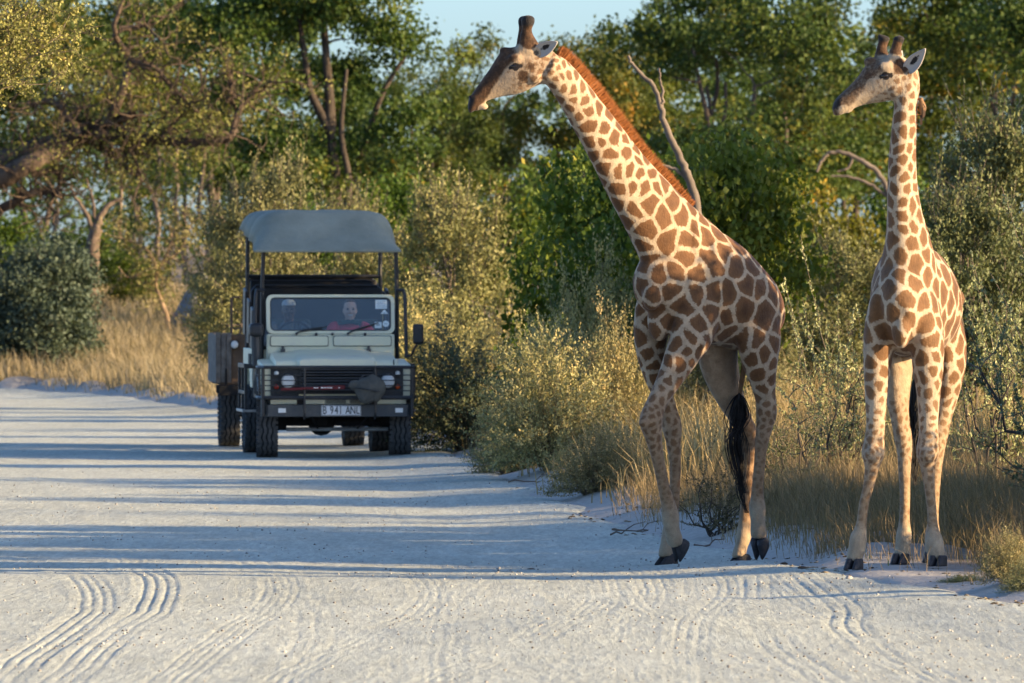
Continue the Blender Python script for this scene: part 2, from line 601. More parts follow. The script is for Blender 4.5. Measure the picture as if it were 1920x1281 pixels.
# ================================================================== giraffes
def coat_mat(name, cream, tan, p_in, p_out):
    m, nt, b = new_mat(name)
    oc = objcoord(nt)
    fur = noise(nt, 55, 3, 0.6, oc)
    big = noise(nt, 5, 3, 0.5, oc)
    fine = noise(nt, 160, 2, 0.6, oc)
    e = mathn(nt, 'ADD', attr(nt, 'edge'), mathn(nt, 'MULTIPLY', mathn(nt, 'SUBTRACT', fur, 0.5), 0.030))
    e = mathn(nt, 'ADD', e, mathn(nt, 'MULTIPLY', mathn(nt, 'SUBTRACT', big, 0.5), 0.012))
    patch = mathn(nt, 'MULTIPLY', maprange(nt, e, -0.005, 0.006), attr(nt, 'spot'))
    pc = ramp(nt, mathn(nt, 'MULTIPLY', e, 14.0, clamp=True), [(0.0, p_out), (0.9, p_in)])
    pc = mixc(nt, maprange(nt, attr(nt, 'cellr'), 0.0, 1.0, 0.0, 0.35), pc, p_out)
    base = mixc(nt, attr(nt, 'tan'), cream, tan)
    base = mixc(nt, maprange(nt, big, 0.35, 0.75, 0.0, 0.25), base, tan)
    c = mixc(nt, patch, base, pc)
    bw = mathn(nt, 'ADD', attr(nt, 'brown'), mathn(nt, 'MULTIPLY', mathn(nt, 'SUBTRACT', fur, 0.5), 0.5), clamp=True)
    bw = maprange(nt, bw, 0.25, 0.75)
    fm = noise(nt, 24, 4, 0.65, oc)
    c = mixc(nt, bw, c, ramp(nt, fm, [(0.3, (0.034, 0.018, 0.010)), (0.55, (0.080, 0.040, 0.019)), (0.75, (0.17, 0.095, 0.050))]))
    dw = mathn(nt, 'ADD', attr(nt, 'dark'), mathn(nt, 'MULTIPLY', mathn(nt, 'SUBTRACT', fur, 0.5), 0.35), clamp=True)
    c = mixc(nt, maprange(nt, dw, 0.3, 0.7), c, (0.022, 0.018, 0.018))
    c = mixc(nt, 1.0, c, ramp(nt, fine, [(0.25, (0.80, 0.80, 0.80)), (0.75, (1.08, 1.08, 1.08))]), 'MULTIPLY')
    mid = noise(nt, 14, 4, 0.65, oc)
    c = mixc(nt, 1.0, c, ramp(nt, mid, [(0.3, (0.74, 0.72, 0.70)), (0.65, (1.1, 1.1, 1.1))]), 'MULTIPLY')
    nt.links.new(c, b.inputs['Base Color'])
    b.inputs['Roughness'].default_value = 0.72
    b.inputs['Specular IOR Level'].default_value = 0.18
    b.inputs['Sheen Weight'].default_value = 0.12
    b.inputs['Sheen Roughness'].default_value = 0.5
    st = noise(nt, 1.0, 3, 0.6, objcoord(nt, (70, 70, 22)))
    bump(nt, mathn(nt, 'ADD', fur, st), 0.35, 0.012, b)
    return m


coat_mat('coat_dark_patches', (0.46, 0.36, 0.25), (0.29, 0.18, 0.10), (0.082, 0.037, 0.015), (0.155, 0.073, 0.029))
coat_mat('coat_light_patches', (0.46, 0.37, 0.265), (0.31, 0.215, 0.13), (0.100, 0.048, 0.020), (0.175, 0.090, 0.039))
simple_mat('mane_russet', (0.26, 0.088, 0.020), 0.7, var=0.35, scale=40)
simple_mat('hair_black', (0.012, 0.010, 0.010), 0.62, var=0.3, scale=60, spec=0.25)
simple_mat('hoof_horn', (0.035, 0.033, 0.036), 0.55, var=0.35, scale=30, bmp=0.3)
simple_mat('eye_dark', (0.008, 0.006, 0.005), 0.08, spec=0.6)
m, nt, b = new_mat('ear_fur')
geo = N(nt, 'ShaderNodeNewGeometry')
f = noise(nt, 60, 3, 0.6, objcoord(nt))
inn = mixc(nt, maprange(nt, mathn(nt, 'ADD', attr(nt, 'inner'), mathn(nt, 'MULTIPLY', mathn(nt, 'SUBTRACT', f, 0.5), 0.7)), 0.45, 0.7), (0.40, 0.36, 0.32), (0.02, 0.016, 0.014))
nt.links.new(inn, b.inputs['Base Color'])
b.inputs['Roughness'].default_value = 0.8
b.inputs['Subsurface Weight'].default_value = 0.0


def norm(v):
    v = np.asarray(v, float)
    return v / (np.linalg.norm(v) + 1e-12)


def loft_ring(C, U, W, k=20):
    th = np.linspace(0, 2 * np.pi, k, endpoint=False)
    V = (C[:, None] + np.cos(th)[None, :, None] * U[:, None] + np.sin(th)[None, :, None] * W[:, None]).reshape(-1, 3)
    n = len(C)
    F = []
    for i in range(n - 1):
        for j in range(k):
            F.append((i * k + j, i * k + (j + 1) % k, (i + 1) * k + (j + 1) % k, (i + 1) * k + j))
    F.append(tuple(range(k - 1, -1, -1)))
    F.append(tuple(range((n - 1) * k, n * k)))
    return V, F


class Beast:
    def __init__(s):
        s.mb = MB(); s.cen = []; s.zone = []; s.rad = []
        s.lofts = {}

    def limb(s, key, st, lat, m=5):
        """st rows: x,y,z, rD, rW, cell, thr, spot, tan"""
        A = catmull(np.asarray(st, float), m)
        C = A[:, :3]
        t = np.gradient(C, axis=0); t /= np.linalg.norm(t, axis=1, keepdims=True)
        L = np.asarray(lat, float)[None] - t * (t @ np.asarray(lat, float))[:, None]
        L /= np.linalg.norm(L, axis=1, keepdims=True)
        D = np.cross(L, t)
        V, F = loft_ring(C, D * np.abs(A[:, 3:4]), L * np.abs(A[:, 4:5]))
        s.mb.add(V, F)
        s.cen.append(C); s.zone.append(A[:, 5:9]); s.rad.append(0.5 * (A[:, 3] + A[:, 4]))
        s.lofts[key] = (C, D, L, A)

    def blob(s, c, r, z=None, sc=(1, 1, 1)):
        u = np.linspace(0, np.pi, 9)[1:-1]; v = np.linspace(0, 2 * np.pi, 14, endpoint=False)
        V = [[0, 0, 1]] + [[math.sin(a) * math.cos(q), math.sin(a) * math.sin(q), math.cos(a)] for a in u for q in v] + [[0, 0, -1]]
        F = [(0, 1 + j, 1 + (j + 1) % 14) for j in range(14)]
        for i in range(6):
            for j in range(14):
                F.append((1 + i * 14 + j, 1 + (i + 1) * 14 + j, 1 + (i + 1) * 14 + (j + 1) % 14, 1 + i * 14 + (j + 1) % 14))
        F += [(1 + 6 * 14 + j, len(V) - 1, 1 + 6 * 14 + (j + 1) % 14) for j in range(14)]
        s.mb.add(np.array(V) * r * np.array(sc) + np.array(c), F)
        if z is not None:
            s.cen.append(np.array([c])); s.zone.append(np.array([z], float)); s.rad.append(np.array([r]))


def hoof_mesh(name, f, u, L=0.17, Wd=0.135, H=0.085):
    """cloven hoof: two toes side by side, origin at the sole centre"""
    f = norm(f); u = norm(np.asarray(u, float) - f * np.dot(u, f)); l = np.cross(u, f)
    mb = MB()
    for sgn in (-1, 1):
        th = np.linspace(0, 2 * np.pi, 14, endpoint=False)
        lev = []
        for k, (h, sx, sy, off) in enumerate([(0, 1.0, 1.0, 0.0), (0.16, 1.02, 1.0, -0.005), (0.5, 0.83, 0.93, -0.018), (0.85, 0.64, 0.84, -0.030), (1.0, 0.52, 0.76, -0.034)]):
            a = np.cos(th); bb = np.sin(th)
            along = np.where(a > 0, a * 0.60, a * 0.40) * L * sx
            width = bb * Wd * 0.245 * sy * (1 - 0.35 * np.clip(a, 0, 1) ** 1.6)
            lev.append(np.outer(along + off, f) + np.outer(width + sgn * Wd * 0.235 * (1 - 0.12 * np.clip(a, 0, 1)), l) + (h * H * (1 - 0.35 * np.clip(-a, 0, 1))[:, None]) * u[None])
        V = np.concatenate(lev); F = []
        for i in range(4):
            for j in range(14):
                F.append((i * 14 + j, i * 14 + (j + 1) % 14, (i + 1) * 14 + (j + 1) % 14, (i + 1) * 14 + j))
        F.append(tuple(range(13, -1, -1))); F.append(tuple(range(56, 70)))
        mb.add(V, F)
    return mb


def ear_mesh(base, tip, face, width, seed=0):
    """cupped leaf-shaped ear; face = direction its hollow looks"""
    ax = norm(np.asarray(tip) - base); ln = np.linalg.norm(np.asarray(tip) - base)
    fc = norm(np.asarray(face, float) - ax * np.dot(face, ax)); w = np.cross(ax, fc)
    V = []; inner = []
    nu, nv = 12, 9
    for i in range(nu):
        t = i / (nu - 1)
        half = width * 0.5 * (math.sin(math.pi * min(1, (t * 0.86 + 0.14))) ** 0.7) * (1 - 0.25 * t)
        for j in range(nv):
            s_ = j / (nv - 1) * 2 - 1
            ang = s_ * 1.15 * (1 - 0.45 * t)
            V.append(base + ax * ln * t + w * math.sin(ang) * half * 1.05 - fc * (math.cos(ang) - 0.55) * half * 0.9)
            inner.append(max(0, 1 - abs(s_ + 0.2) * 1.5) * max(0, 1 - abs(t - 0.42) * 2.1) * 1.2)
    Q = [(i * nv + j, i * nv + j + 1, (i + 1) * nv + j + 1, (i + 1) * nv + j) for i in range(nu - 1) for j in range(nv - 1)]
    return np.array(V), Q, inner


def mane_mesh(pts, nrm, tan, side, hgt, n, seed):
    """upright brush of hair blades along a dorsal line"""
    rg = np.random.default_rng(seed)
    t = rg.uniform(0, 1, n); k = np.arange(len(pts)) / (len(pts) - 1)
    ip = lambda A: np.stack([np.interp(t, k, A[:, i]) for i in range(3)], 1)
    p, nn, tt, ss = ip(pts), ip(nrm), ip(tan), ip(side)
    h = np.interp(t, k, hgt) * rg.uniform(0.6, 1.15, n)
    lat = rg.normal(0, 0.009, n)
    p = p + ss * lat[:, None] - nn * 0.025
    d = nn + tt * rg.normal(-0.22, 0.12, n)[:, None] + ss * (lat * 5 + rg.normal(0, 0.06, n))[:, None]
    d /= np.linalg.norm(d, axis=1, keepdims=True)
    wv = tt * np.cos(rg.uniform(0, 3, n))[:, None] + ss * np.sin(rg.uniform(0, 3, n))[:, None]
    w = rg.uniform(0.0018, 0.0036, n)[:, None]
    V = np.stack([p - wv * w, p + wv * w, p + d * (h * 0.6)[:, None] + wv * w * 0.8, p + d * (h * 0.6)[:, None] - wv * w * 0.8, p + d * (h + 0.025)[:, None]], 1).reshape(-1, 3)
    i = np.arange(n)[:, None] * 5
    return mesh_np('mane', V, i + np.array([[0, 1, 2, 3]]), i + np.array([[3, 2, 4]]))


def strands_mesh(name, paths, w0, seed):
    mb = MB()
    for pth in paths:
        q = catmull(pth, 5)
        mb.tube(q, np.linspace(1, 0.25, len(q)) * w0, 4, caps=False)
    return mb


def finish_giraffe(name, bs, mat, root, voxel, head, seed, relax=4):
    """one continuous body skin from the overlapping forms, with coat pattern attributes"""
    org = np.array(root.location)
    tmp = bs.mb.build('tmp_body', None)
    rm = tmp.modifiers.new('r', 'REMESH'); rm.mode = 'VOXEL'; rm.voxel_size = voxel
    sm = tmp.modifiers.new('s', 'SMOOTH'); sm.factor = 0.55; sm.iterations = relax
    dg = bpy.context.evaluated_depsgraph_get()
    me = bpy.data.meshes.new_from_object(tmp.evaluated_get(dg))
    bpy.data.objects.remove(tmp)
    n = len(me.vertices)
    V = np.empty(n * 3, np.float32); me.vertices.foreach_get('co', V); V = V.reshape(-1, 3).astype(float)
    cen = np.concatenate(bs.cen); zon = np.concatenate(bs.zone); rad = np.concatenate(bs.rad)
    Z = np.empty((n, 4)); c0 = cen.mean(0); cn = cen - c0
    for i in range(0, n, 4000):
        v3 = V[i:i + 4000] - c0
        d = np.sqrt(np.maximum((v3 ** 2).sum(1)[:, None] + (cn ** 2).sum(1)[None] - 2 * v3 @ cn.T, 1e-9)) / rad[None]
        w = 1.0 / (d ** 6 + 1e-3)
        Z[i:i + 4000] = (w @ zon) / w.sum(1, keepdims=True)
    cell, thr, spot, tan = Z.T
    rg = np.random.default_rng(seed)
    # cell seeds: spaced by the local patch size
    acc = np.empty((4000, 3)); na = 0
    for i in rg.permutation(n)[:26000]:
        if na and np.min(np.einsum('ij,ij->i', acc[:na] - V[i], acc[:na] - V[i])) < (cell[i] * 0.80) ** 2:
            continue
        acc[na] = V[i]; na += 1
        if na >= 3990: break
    S = acc[:na]
    wgt = rg.normal(0, 0.10, na)
    Q = V + 0.012 * np.stack([np.sin(V[:, 2] * 31 + V[:, 0] * 9), np.sin(V[:, 0] * 27 + 2), np.sin(V[:, 1] * 33 + V[:, 2] * 17)], 1)
    edge = np.empty(n); cid = np.empty(n, int)
    cm = V.mean(0); Q = Q - cm; Sf = (S - cm).astype(np.float32); S2q = (Sf ** 2).sum(1); wq = (1 + 0.6 * wgt).astype(np.float32)
    for i in range(0, n, 3000):
        q3 = Q[i:i + 3000].astype(np.float32)
        d = np.sqrt(np.maximum((q3 ** 2).sum(1)[:, None] + S2q[None] - 2 * q3 @ Sf.T, 1e-8)) * wq[None]
        idx = np.argpartition(d, 2, axis=1)[:, :2]
        dd = np.take_along_axis(d, idx, 1)
        o = np.argsort(dd, 1); dd = np.take_along_axis(dd, o, 1); idx = np.take_along_axis(idx, o, 1)
        edge[i:i + 3000] = (dd[:, 1] - dd[:, 0]) * 0.5
        cid[i:i + 3000] = idx[:, 0]
    cr = rg.uniform(0, 1, na)[cid]
    # head colouring
    brown = np.zeros(n); dark = np.zeros(n)
    H = head
    ax = norm(H['muzzle'] - H['poll']); ln = np.linalg.norm(H['muzzle'] - H['poll'])
    up = norm(H['up'] - ax * np.dot(H['up'], ax))
    u = (V - H['poll']) @ ax / ln
    hh = (V - H['poll']) @ up
    latd = np.abs((V - H['poll']) @ np.cross(ax, up))
    is_head = (u > -0.15) & (latd < 0.25) & (np.linalg.norm(V - 0.5 * (H['poll'] + H['muzzle']), axis=1) < ln * 0.85)
    top = np.interp(u, H['topu'], H['toph'])
    rel = hh - top               # 0 at the upper profile
    bwn = sstep(-0.150, -0.075, rel) * sstep(0.10, 0.30, u)
    bwn = np.maximum(bwn, sstep(0.55, 0.72, u) * sstep(-0.15, -0.09, rel))
    brown[is_head] = (np.clip(bwn, 0, 1) * H.get('bk', 1.0))[is_head]
    dk = sstep(0.78, 0.95, u) * sstep(-0.09, -0.03, rel) * 0.8
    dark[is_head] = dk[is_head]
    for c, r_, a in H['darkpts']:
        dd = np.linalg.norm((V - np.array(c)), axis=1)
        dark = np.maximum(dark, a * sstep(r_ * 1.25, r_ * 0.6, dd))
    for c, r_, a in H['brownpts']:
        dd = np.linalg.norm((V - np.array(c)), axis=1)
        brown = np.maximum(brown, a * sstep(r_ * 1.3, r_ * 0.7, dd))
    for c, r_ in H['lightpts']:
        dd = np.linalg.norm((V - np.array(c)), axis=1)
        k = sstep(r_ * 0.6, r_ * 1.2, dd)
        brown *= k; spot = spot * k
    me.vertices.foreach_set('co', (V - org).astype(np.float32).ravel())
    for k, v in {'edge': edge - thr, 'spot': np.clip(spot, 0, 1), 'tan': np.clip(tan, 0, 1), 'cellr': cr, 'brown': brown, 'dark': dark}.items():
        a = me.attributes.new(k, 'FLOAT', 'POINT'); a.data.foreach_set('value', v.astype(np.float32))
    me.polygons.foreach_set('use_smooth', np.ones(len(me.polygons), bool))
    me.materials.clear()
    return link('body', me, mat, root), V


def uv_ball(mb, c, r, k=14, sc=(1, 1, 1)):
    prof = [(math.cos(a) * r, max(1e-4, math.sin(a) * r)) for a in np.linspace(0, np.pi, 9)]
    q = MB(); q.lathe(prof, k, 'x')
    mb.add(np.concatenate(q.V) * np.array(sc) + np.array(c), q.F)


# patch-pattern presets: cell, half line width, strength, tan
T_ = (0.190, 0.0125, 1.0, 0.12)       # trunk
S_ = (0.165, 0.0125, 1.0, 0.12)
NB = (0.160, 0.0135, 1.0, 0.05)       # neck base
NM = (0.122, 0.0135, 1.0, 0.05)
NT = (0.088, 0.0125, 0.95, 0.05)
LU = (0.110, 0.013, 1.0, 0.15)       # upper leg
LM = (0.085, 0.013, 0.85, 0.35)
LK = (0.060, 0.010, 0.80, 0.70)
LL = (0.048, 0.009, 0.60, 0.90)
LF = (0.050, 0.014, 0.10, 0.22)
HD = (0.046, 0.007, 0.85, 0.30)
HN = (0.045, 0.012, 0.0, 0.25)


# ------------------------------------------------------------------ walking giraffe
def giraffe_walking():
    D0 = 71.0; sc = FPX / D0
    c_, s_ = math.cos(R(44)), math.sin(R(44))
    head_dir = np.array([-c_, -s_, 0]); left = np.array([s_, -c_, 0])
    xref = (1300 - 960) / sc

    def W(x, y, l=0.0, dy=0.0):
        X = (x - 960) / sc
        a = -(X - xref - l * s_) / c_
        Y = D0 - a * s_ - l * c_ + dy
        return P(x, y, Y)
    bs = Beast()
    row = lambda p, rd, rw, z: [*p, rd, rw, *z]
    # trunk
    bs.limb('trunk', [row(W(1206, 560), .10, .08, S_), row(W(1222, 548), .24, .16, S_), row(W(1255, 535), .36, .215, S_),
                      row(W(1300, 530), .43, .255, T_), row(W(1345, 548), .405, .29, T_), row(W(1385, 572), .345, .285, T_),
                      row(W(1415, 592), .29, .245, T_), row(W(1436, 608), .20, .18, T_), row(W(1448, 620), .08, .08, T_)], left)
    # neck
    bs.limb('neck', [row(W(1300, 500), .34, .20, NB), row(W(1262, 455), .33, .175, NB), row(W(1222, 398), .275, .15, NB),
                     row(W(1178, 335), .225, .128, NM), row(W(1140, 275), .19, .112, NM), row(W(1103, 218), .162, .10, NM),
                     row(W(1072, 172), .14, .092, NT), row(W(1045, 138), .125, .09, NT), row(W(1022, 122), .10, .085, HD)], left)
    # withers and rump fill
    bs.limb('back', [row(W(1272, 405), .12, .07, NB), row(W(1320, 452), .15, .10, T_), row(W(1368, 505), .15, .13, T_),
                     row(W(1405, 545), .14, .14, T_), row(W(1430, 578), .11, .12, T_)], left)
    lg = lambda rows, l0, l1: [row(W(x, y, l0 + (l1 - l0) * i / (len(rows) - 1)), rd, rw, z) for i, (x, y, rd, rw, z) in enumerate(rows)]
    # near fore leg (lifted at the knee)
    bs.limb('fore_near', lg([(1322, 505, .13, .06, S_), (1316, 560, .20, .085, S_), (1302, 615, .20, .10, S_), (1281, 660, .155, .10, LU), (1262, 698, .115, .086, LU), (1243, 734, .088, .074, LM),
                             (1228, 764, .083, .072, LK), (1221, 790, .094, .080, LK), (1226, 822, .068, .056, LK), (1234, 862, .050, .043, LL),
                             (1243, 905, .047, .042, LL), (1252, 942, .056, .048, LL), (1257, 968, .072, .060, LF), (1260, 992, .060, .055, LF), (1265, 1012, .063, .06, LF), (1268, 1022, .05, .05, LF)], .17, .12), left)
    bs.blob(W(1208, 792, .15), .045, LK)
    # far fore leg
    bs.limb('fore_far', lg([(1250, 505, .13, .06, S_), (1232, 560, .18, .085, S_), (1222, 615, .165, .10, S_), (1220, 660, .12, .095, LU), (1228, 702, .093, .078, LU), (1243, 742, .076, .066, LM),
                            (1255, 776, .072, .062, LK), (1260, 802, .080, .070, LK), (1263, 832, .058, .050, LK), (1266, 872, .047, .040, LL),
                            (1265, 920, .044, .038, LL), (1261, 965, .047, .042, LL), (1256, 998, .063, .055, LF), (1250, 1022, .050, .048, LF), (1248, 1038, .056, .054, LF), (1248, 1045, .05, .05, LF)], -.17, -.12), left)
    # near hind leg
    bs.limb('hind_near', lg([(1398, 530, .12, .06, T_), (1412, 580, .20, .09, S_), (1422, 630, .215, .11, S_), (1425, 675, .165, .11, LU), (1430, 712, .112, .09, LU), (1435, 745, .085, .072, LM),
                             (1437, 775, .085, .070, LK), (1433, 803, .068, .056, LK), (1427, 840, .050, .044, LL), (1423, 885, .045, .040, LL),
                             (1420, 925, .050, .045, LL), (1420, 953, .068, .058, LF), (1421, 978, .056, .054, LF), (1422, 1000, .062, .060, LF), (1421, 1010, .05, .05, LF)], .19, .13), left)
    bs.blob(W(1449, 772, .165), .035, LK)
    # far hind leg
    PL = (0.12, 0.02, 0.0, 0.7)
    bs.limb('hind_far', lg([(1350, 560, .14, .07, T_), (1345, 620, .20, .095, PL), (1347, 672, .185, .10, PL), (1358, 715, .15, .09, PL), (1374, 755, .112, .08, PL), (1390, 787, .085, .068, LL),
                            (1401, 812, .083, .066, LL), (1405, 842, .064, .052, LL), (1404, 880, .048, .042, LL), (1400, 925, .044, .040, LL),
                            (1397, 968, .047, .042, LL), (1396, 1000, .062, .054, LF), (1390, 1024, .050, .048, LF), (1386, 1040, .056, .054, LF), (1386, 1047, .05, .05, LF)], -.17, -.11), left)
    for (x, y, l, r_, sc_, z) in [(1402, 540, .20, .075, (1.3, .8, .9), T_), (1222, 556, .08, .075, (1, .8, 1.4), S_), (1306, 640, .22, .075, (1, .7, 1), LU), (1404, 648, .22, .085, (.9, .7, 1.1), LU),
                                  (1262, 806, -.14, .055, (1, 1, .8), LK), (1298, 470, .15, .10, (.7, .5, 2.0), S_), (1236, 600, .02, .10, (.9, .8, 1.6), S_), (1252, 975, .135, .03, (1, 1, 1.4), LF), (1428, 958, .14, .028, (1, 1, 1.4), LF)]:
        bs.blob(W(x, y, l), r_, z, sc_)
    # head: side-on
    hy = W(1035, 130)[1]
    hl = norm([0.10, -1.0, 0.0])

    def Hp(x, y, lat=0.0):
        return P(x, y, hy) + hl * lat
    hs = []
    for (tx, ty, bx, by, w, z) in [(1040, 97, 1034, 160, .070, HD), (1012, 86, 1016, 158, .100, HD), (985, 85, 997, 166, .115, HD), (962, 88, 980, 174, .112, HD), (943, 94, 962, 179, .100, HD),
                                   (931, 108, 945, 181, .084, HN), (919, 128, 932, 184, .070, HN), (906, 146, 918, 188, .060, HN), (894, 163, 905, 194, .058, HN), (884, 177, 893, 203, .057, HN), (878, 190, 885, 211, .046, HN), (877, 203, 880, 213, .022, HN)]:
        hs.append((Hp(tx, ty), Hp(bx, by), w, z))
    C = np.array([(a + b_) / 2 for a, b_, _, _ in hs]); U = np.array([(a - b_) / 2 for a, b_, _, _ in hs])
    A = catmull(np.hstack([C, U, np.array([[w] for _, _, w, _ in hs]), np.array([z for _, _, _, z in hs])]), 4)
    V, F = loft_ring(A[:, :3], A[:, 3:6], A[:, 6:7] * hl[None])
    bs.mb.add(V, F); bs.cen.append(A[:, :3]); bs.zone.append(A[:, 7:11]); bs.rad.append(np.full(len(A), .09))
    bs.blob(Hp(905, 200), .036, HN, (1.25, .9, .75))             # chin
    bs.blob(Hp(893, 204), .026, HN, (1.2, 1, .7))
    for k in (-1, 1):
        bs.blob(Hp(965, 113, k * .088), .056, HN, (1.25, .62, .8))
        bs.blob(Hp(962, 138, k * .085), .04, HN, (1.2, .5, .5))   # brow
        bs.blob(Hp(998, 140, k * .07), .075, HD, (1.0, .6, 1.0))  # cheek
        bs.blob(Hp(884, 182, k * .04), .022, HN, (1.2, .6, .8))
        dx = 0 if k > 0 else -2
        bs.limb('horn%d' % k, [[*Hp(990 + dx, 97, k * .05), .110, .055, *HN], [*Hp(989 + dx, 84, k * .055), .076, .048, *HN], [*Hp(986 + dx, 68, k * .06), .050, .042, *HN],
                               [*Hp(986 + dx, 54, k * .065), .038, .036, *HN], [*Hp(987 + dx, 46, k * .07), .047, .046, *HN], [*Hp(988 + dx, 38, k * .07), .052, .050, *HN], [*Hp(988 + dx, 32, k * .07), .040, .038, *HN], [*Hp(988 + dx, 29, k * .07), .015, .015, *HN]], hl)
    bs.blob(Hp(947, 95, 0), .045, HN, (1, .8, .6))
    root = empty('giraffe', tuple(np.append(W(1330, 1060)[:2], 0.0)))
    org = np.array(root.location)
    poll = Hp(1020, 128); muz = Hp(880, 205)
    ax = norm(muz - poll); ln = np.linalg.norm(muz - poll); up = norm(np.array([0, 0, 1.0]) - ax * ax[2])
    prof = [Hp(*q) for q in [(1040, 97), (1012, 86), (985, 85), (962, 88), (943, 94), (931, 108), (919, 128), (906, 146), (894, 163), (884, 177), (878, 190)]]
    pu = [np.dot(p - poll, ax) / ln for p in prof]; ph = [np.dot(p - poll, up) for p in prof]
    head = dict(poll=poll, muzzle=muz, up=np.array([0, 0, 1.0]), topu=pu, toph=ph,
                darkpts=[(Hp(884, 182, .05), .022, .9), (Hp(988, 36, .07), .070, 1.0), (Hp(986, 36, -.07), .070, 1.0), (Hp(964, 126, .108), .033, .95), (Hp(954, 128, .105), .02, .8), (Hp(974, 124, .105), .02, .8), (Hp(1003, 100, .09), .028, .6)],
                brownpts=[(Hp(987, 62, .06), .10, 1.0), (Hp(985, 62, -.06), .10, 1.0), (Hp(990, 80, .06), .07, .9), (Hp(978, 143, .1), .045, .75), (Hp(992, 125, .1), .035, .7), (Hp(972, 160, .1), .03, .55)],
                lightpts=[(Hp(945, 150, .1), .040), (Hp(976, 108, .11), .030), (Hp(904, 205, .03), .038)])
    body, V = finish_giraffe('body', bs, 'coat_dark_patches', root, 0.0125, head, 11)
    # hooves
    for (x, y, l, f, u, nm) in [(1251, 1060, -.12, head_dir, (0, 0, 1), 'flat'), (1388, 1060, -.11, head_dir, (0, 0, 1), 'flat'),
                                (1281, 1032, .12, (-.38, -.25, -.85), (-.80, -.50, .35), 'raised'), (1429, 1027, .13, (-.22, -.30, -.92), (-.62, -.74, .30), 'raised')]:
        hoof_mesh('hoof', f, u, 0.175 if nm == 'flat' else 0.165).build('hoof', 'hoof_horn', root, smooth=True, loc=tuple(W(x, y, l) - org))
    # ears, eyes
    for k in (-1, 1):
        V_, Q_, inn = ear_mesh(Hp(1004, 100, k * .085), Hp(1040, 80, k * .16), hl * k + np.array([-.35, 0, .0]), .125)
        o = link('ear', mesh_np('ear', V_ - org, Q_, smooth=True, attrs={'inner': inn}), 'ear_fur', root)
        md = o.modifiers.new('t', 'SOLIDIFY'); md.thickness = .007
        mb = MB(); uv_ball(mb, Hp(962, 125, k * .0935) - org, .0235, sc=(1.3, .8, .8)); mb.build('eye', 'eye_dark', root, smooth=True)
    # mane
    C, D, L, A = bs.lofts['neck']
    sgn = np.sign((D @ -head_dir))[:, None]
    Dd = D * sgn
    sel = slice(6, len(C) - 3)
    dp = (C + Dd * A[:, 3:4])[sel]; tn = np.gradient(dp, axis=0); tn /= np.linalg.norm(tn, axis=1, keepdims=True)
    hg = np.interp(np.linspace(0, 1, len(dp)), [0, .15, .6, 1], [.05, .085, .10, .085])
    me = mane_mesh(dp - org, Dd[sel], tn, L[sel], hg, 17000, 5)
    link('mane', me, 'mane_russet', root)
    # tail hangs behind the near hind leg
    tp = [W(1402, 640, -.02), W(1396, 680, -.02), W(1391, 715, -.02), W(1386, 745, -.02)]
    mb = MB(); q = catmull(np.array(tp) - org, 6); mb.tube(q, np.linspace(.024, .014, len(q)), 8)
    mb.build('tail', 'coat_plain', root, smooth=True)
    rg = np.random.default_rng(3)
    paths = []
    for i in range(105):
        a = rg.normal(0, 1, 4)
        w = rg.uniform(.3, 1.0); e = rg.uniform(0.35, 1.0) ** 0.7
        cx = [1386, 1386 + a[0] * 5, 1384 + a[0] * 9, 1377 + a[1] * 9 + a[0] * 3, 1385 + a[1] * 7 + a[0] * 3, 1392 + a[2] * 5, 1400 + a[3] * 3]
        cy = [738, 752, 785, 830, 880, 925, 962]
        kk = max(3, int(round(3 + e * 4)))
        paths.append(np.array([W(x, y, -.02 + rg.normal(0, .02)) - org for x, y in zip(cx[:kk], cy[:kk])]))
    strands_mesh('tail_tuft', paths, .0052, 1).build('tail_tuft', 'hair_black', root)
    tag(root, 'tall giraffe stepping onto the road with its neck stretched forward', 'giraffe', 'giraffes at the roadside')
    return root


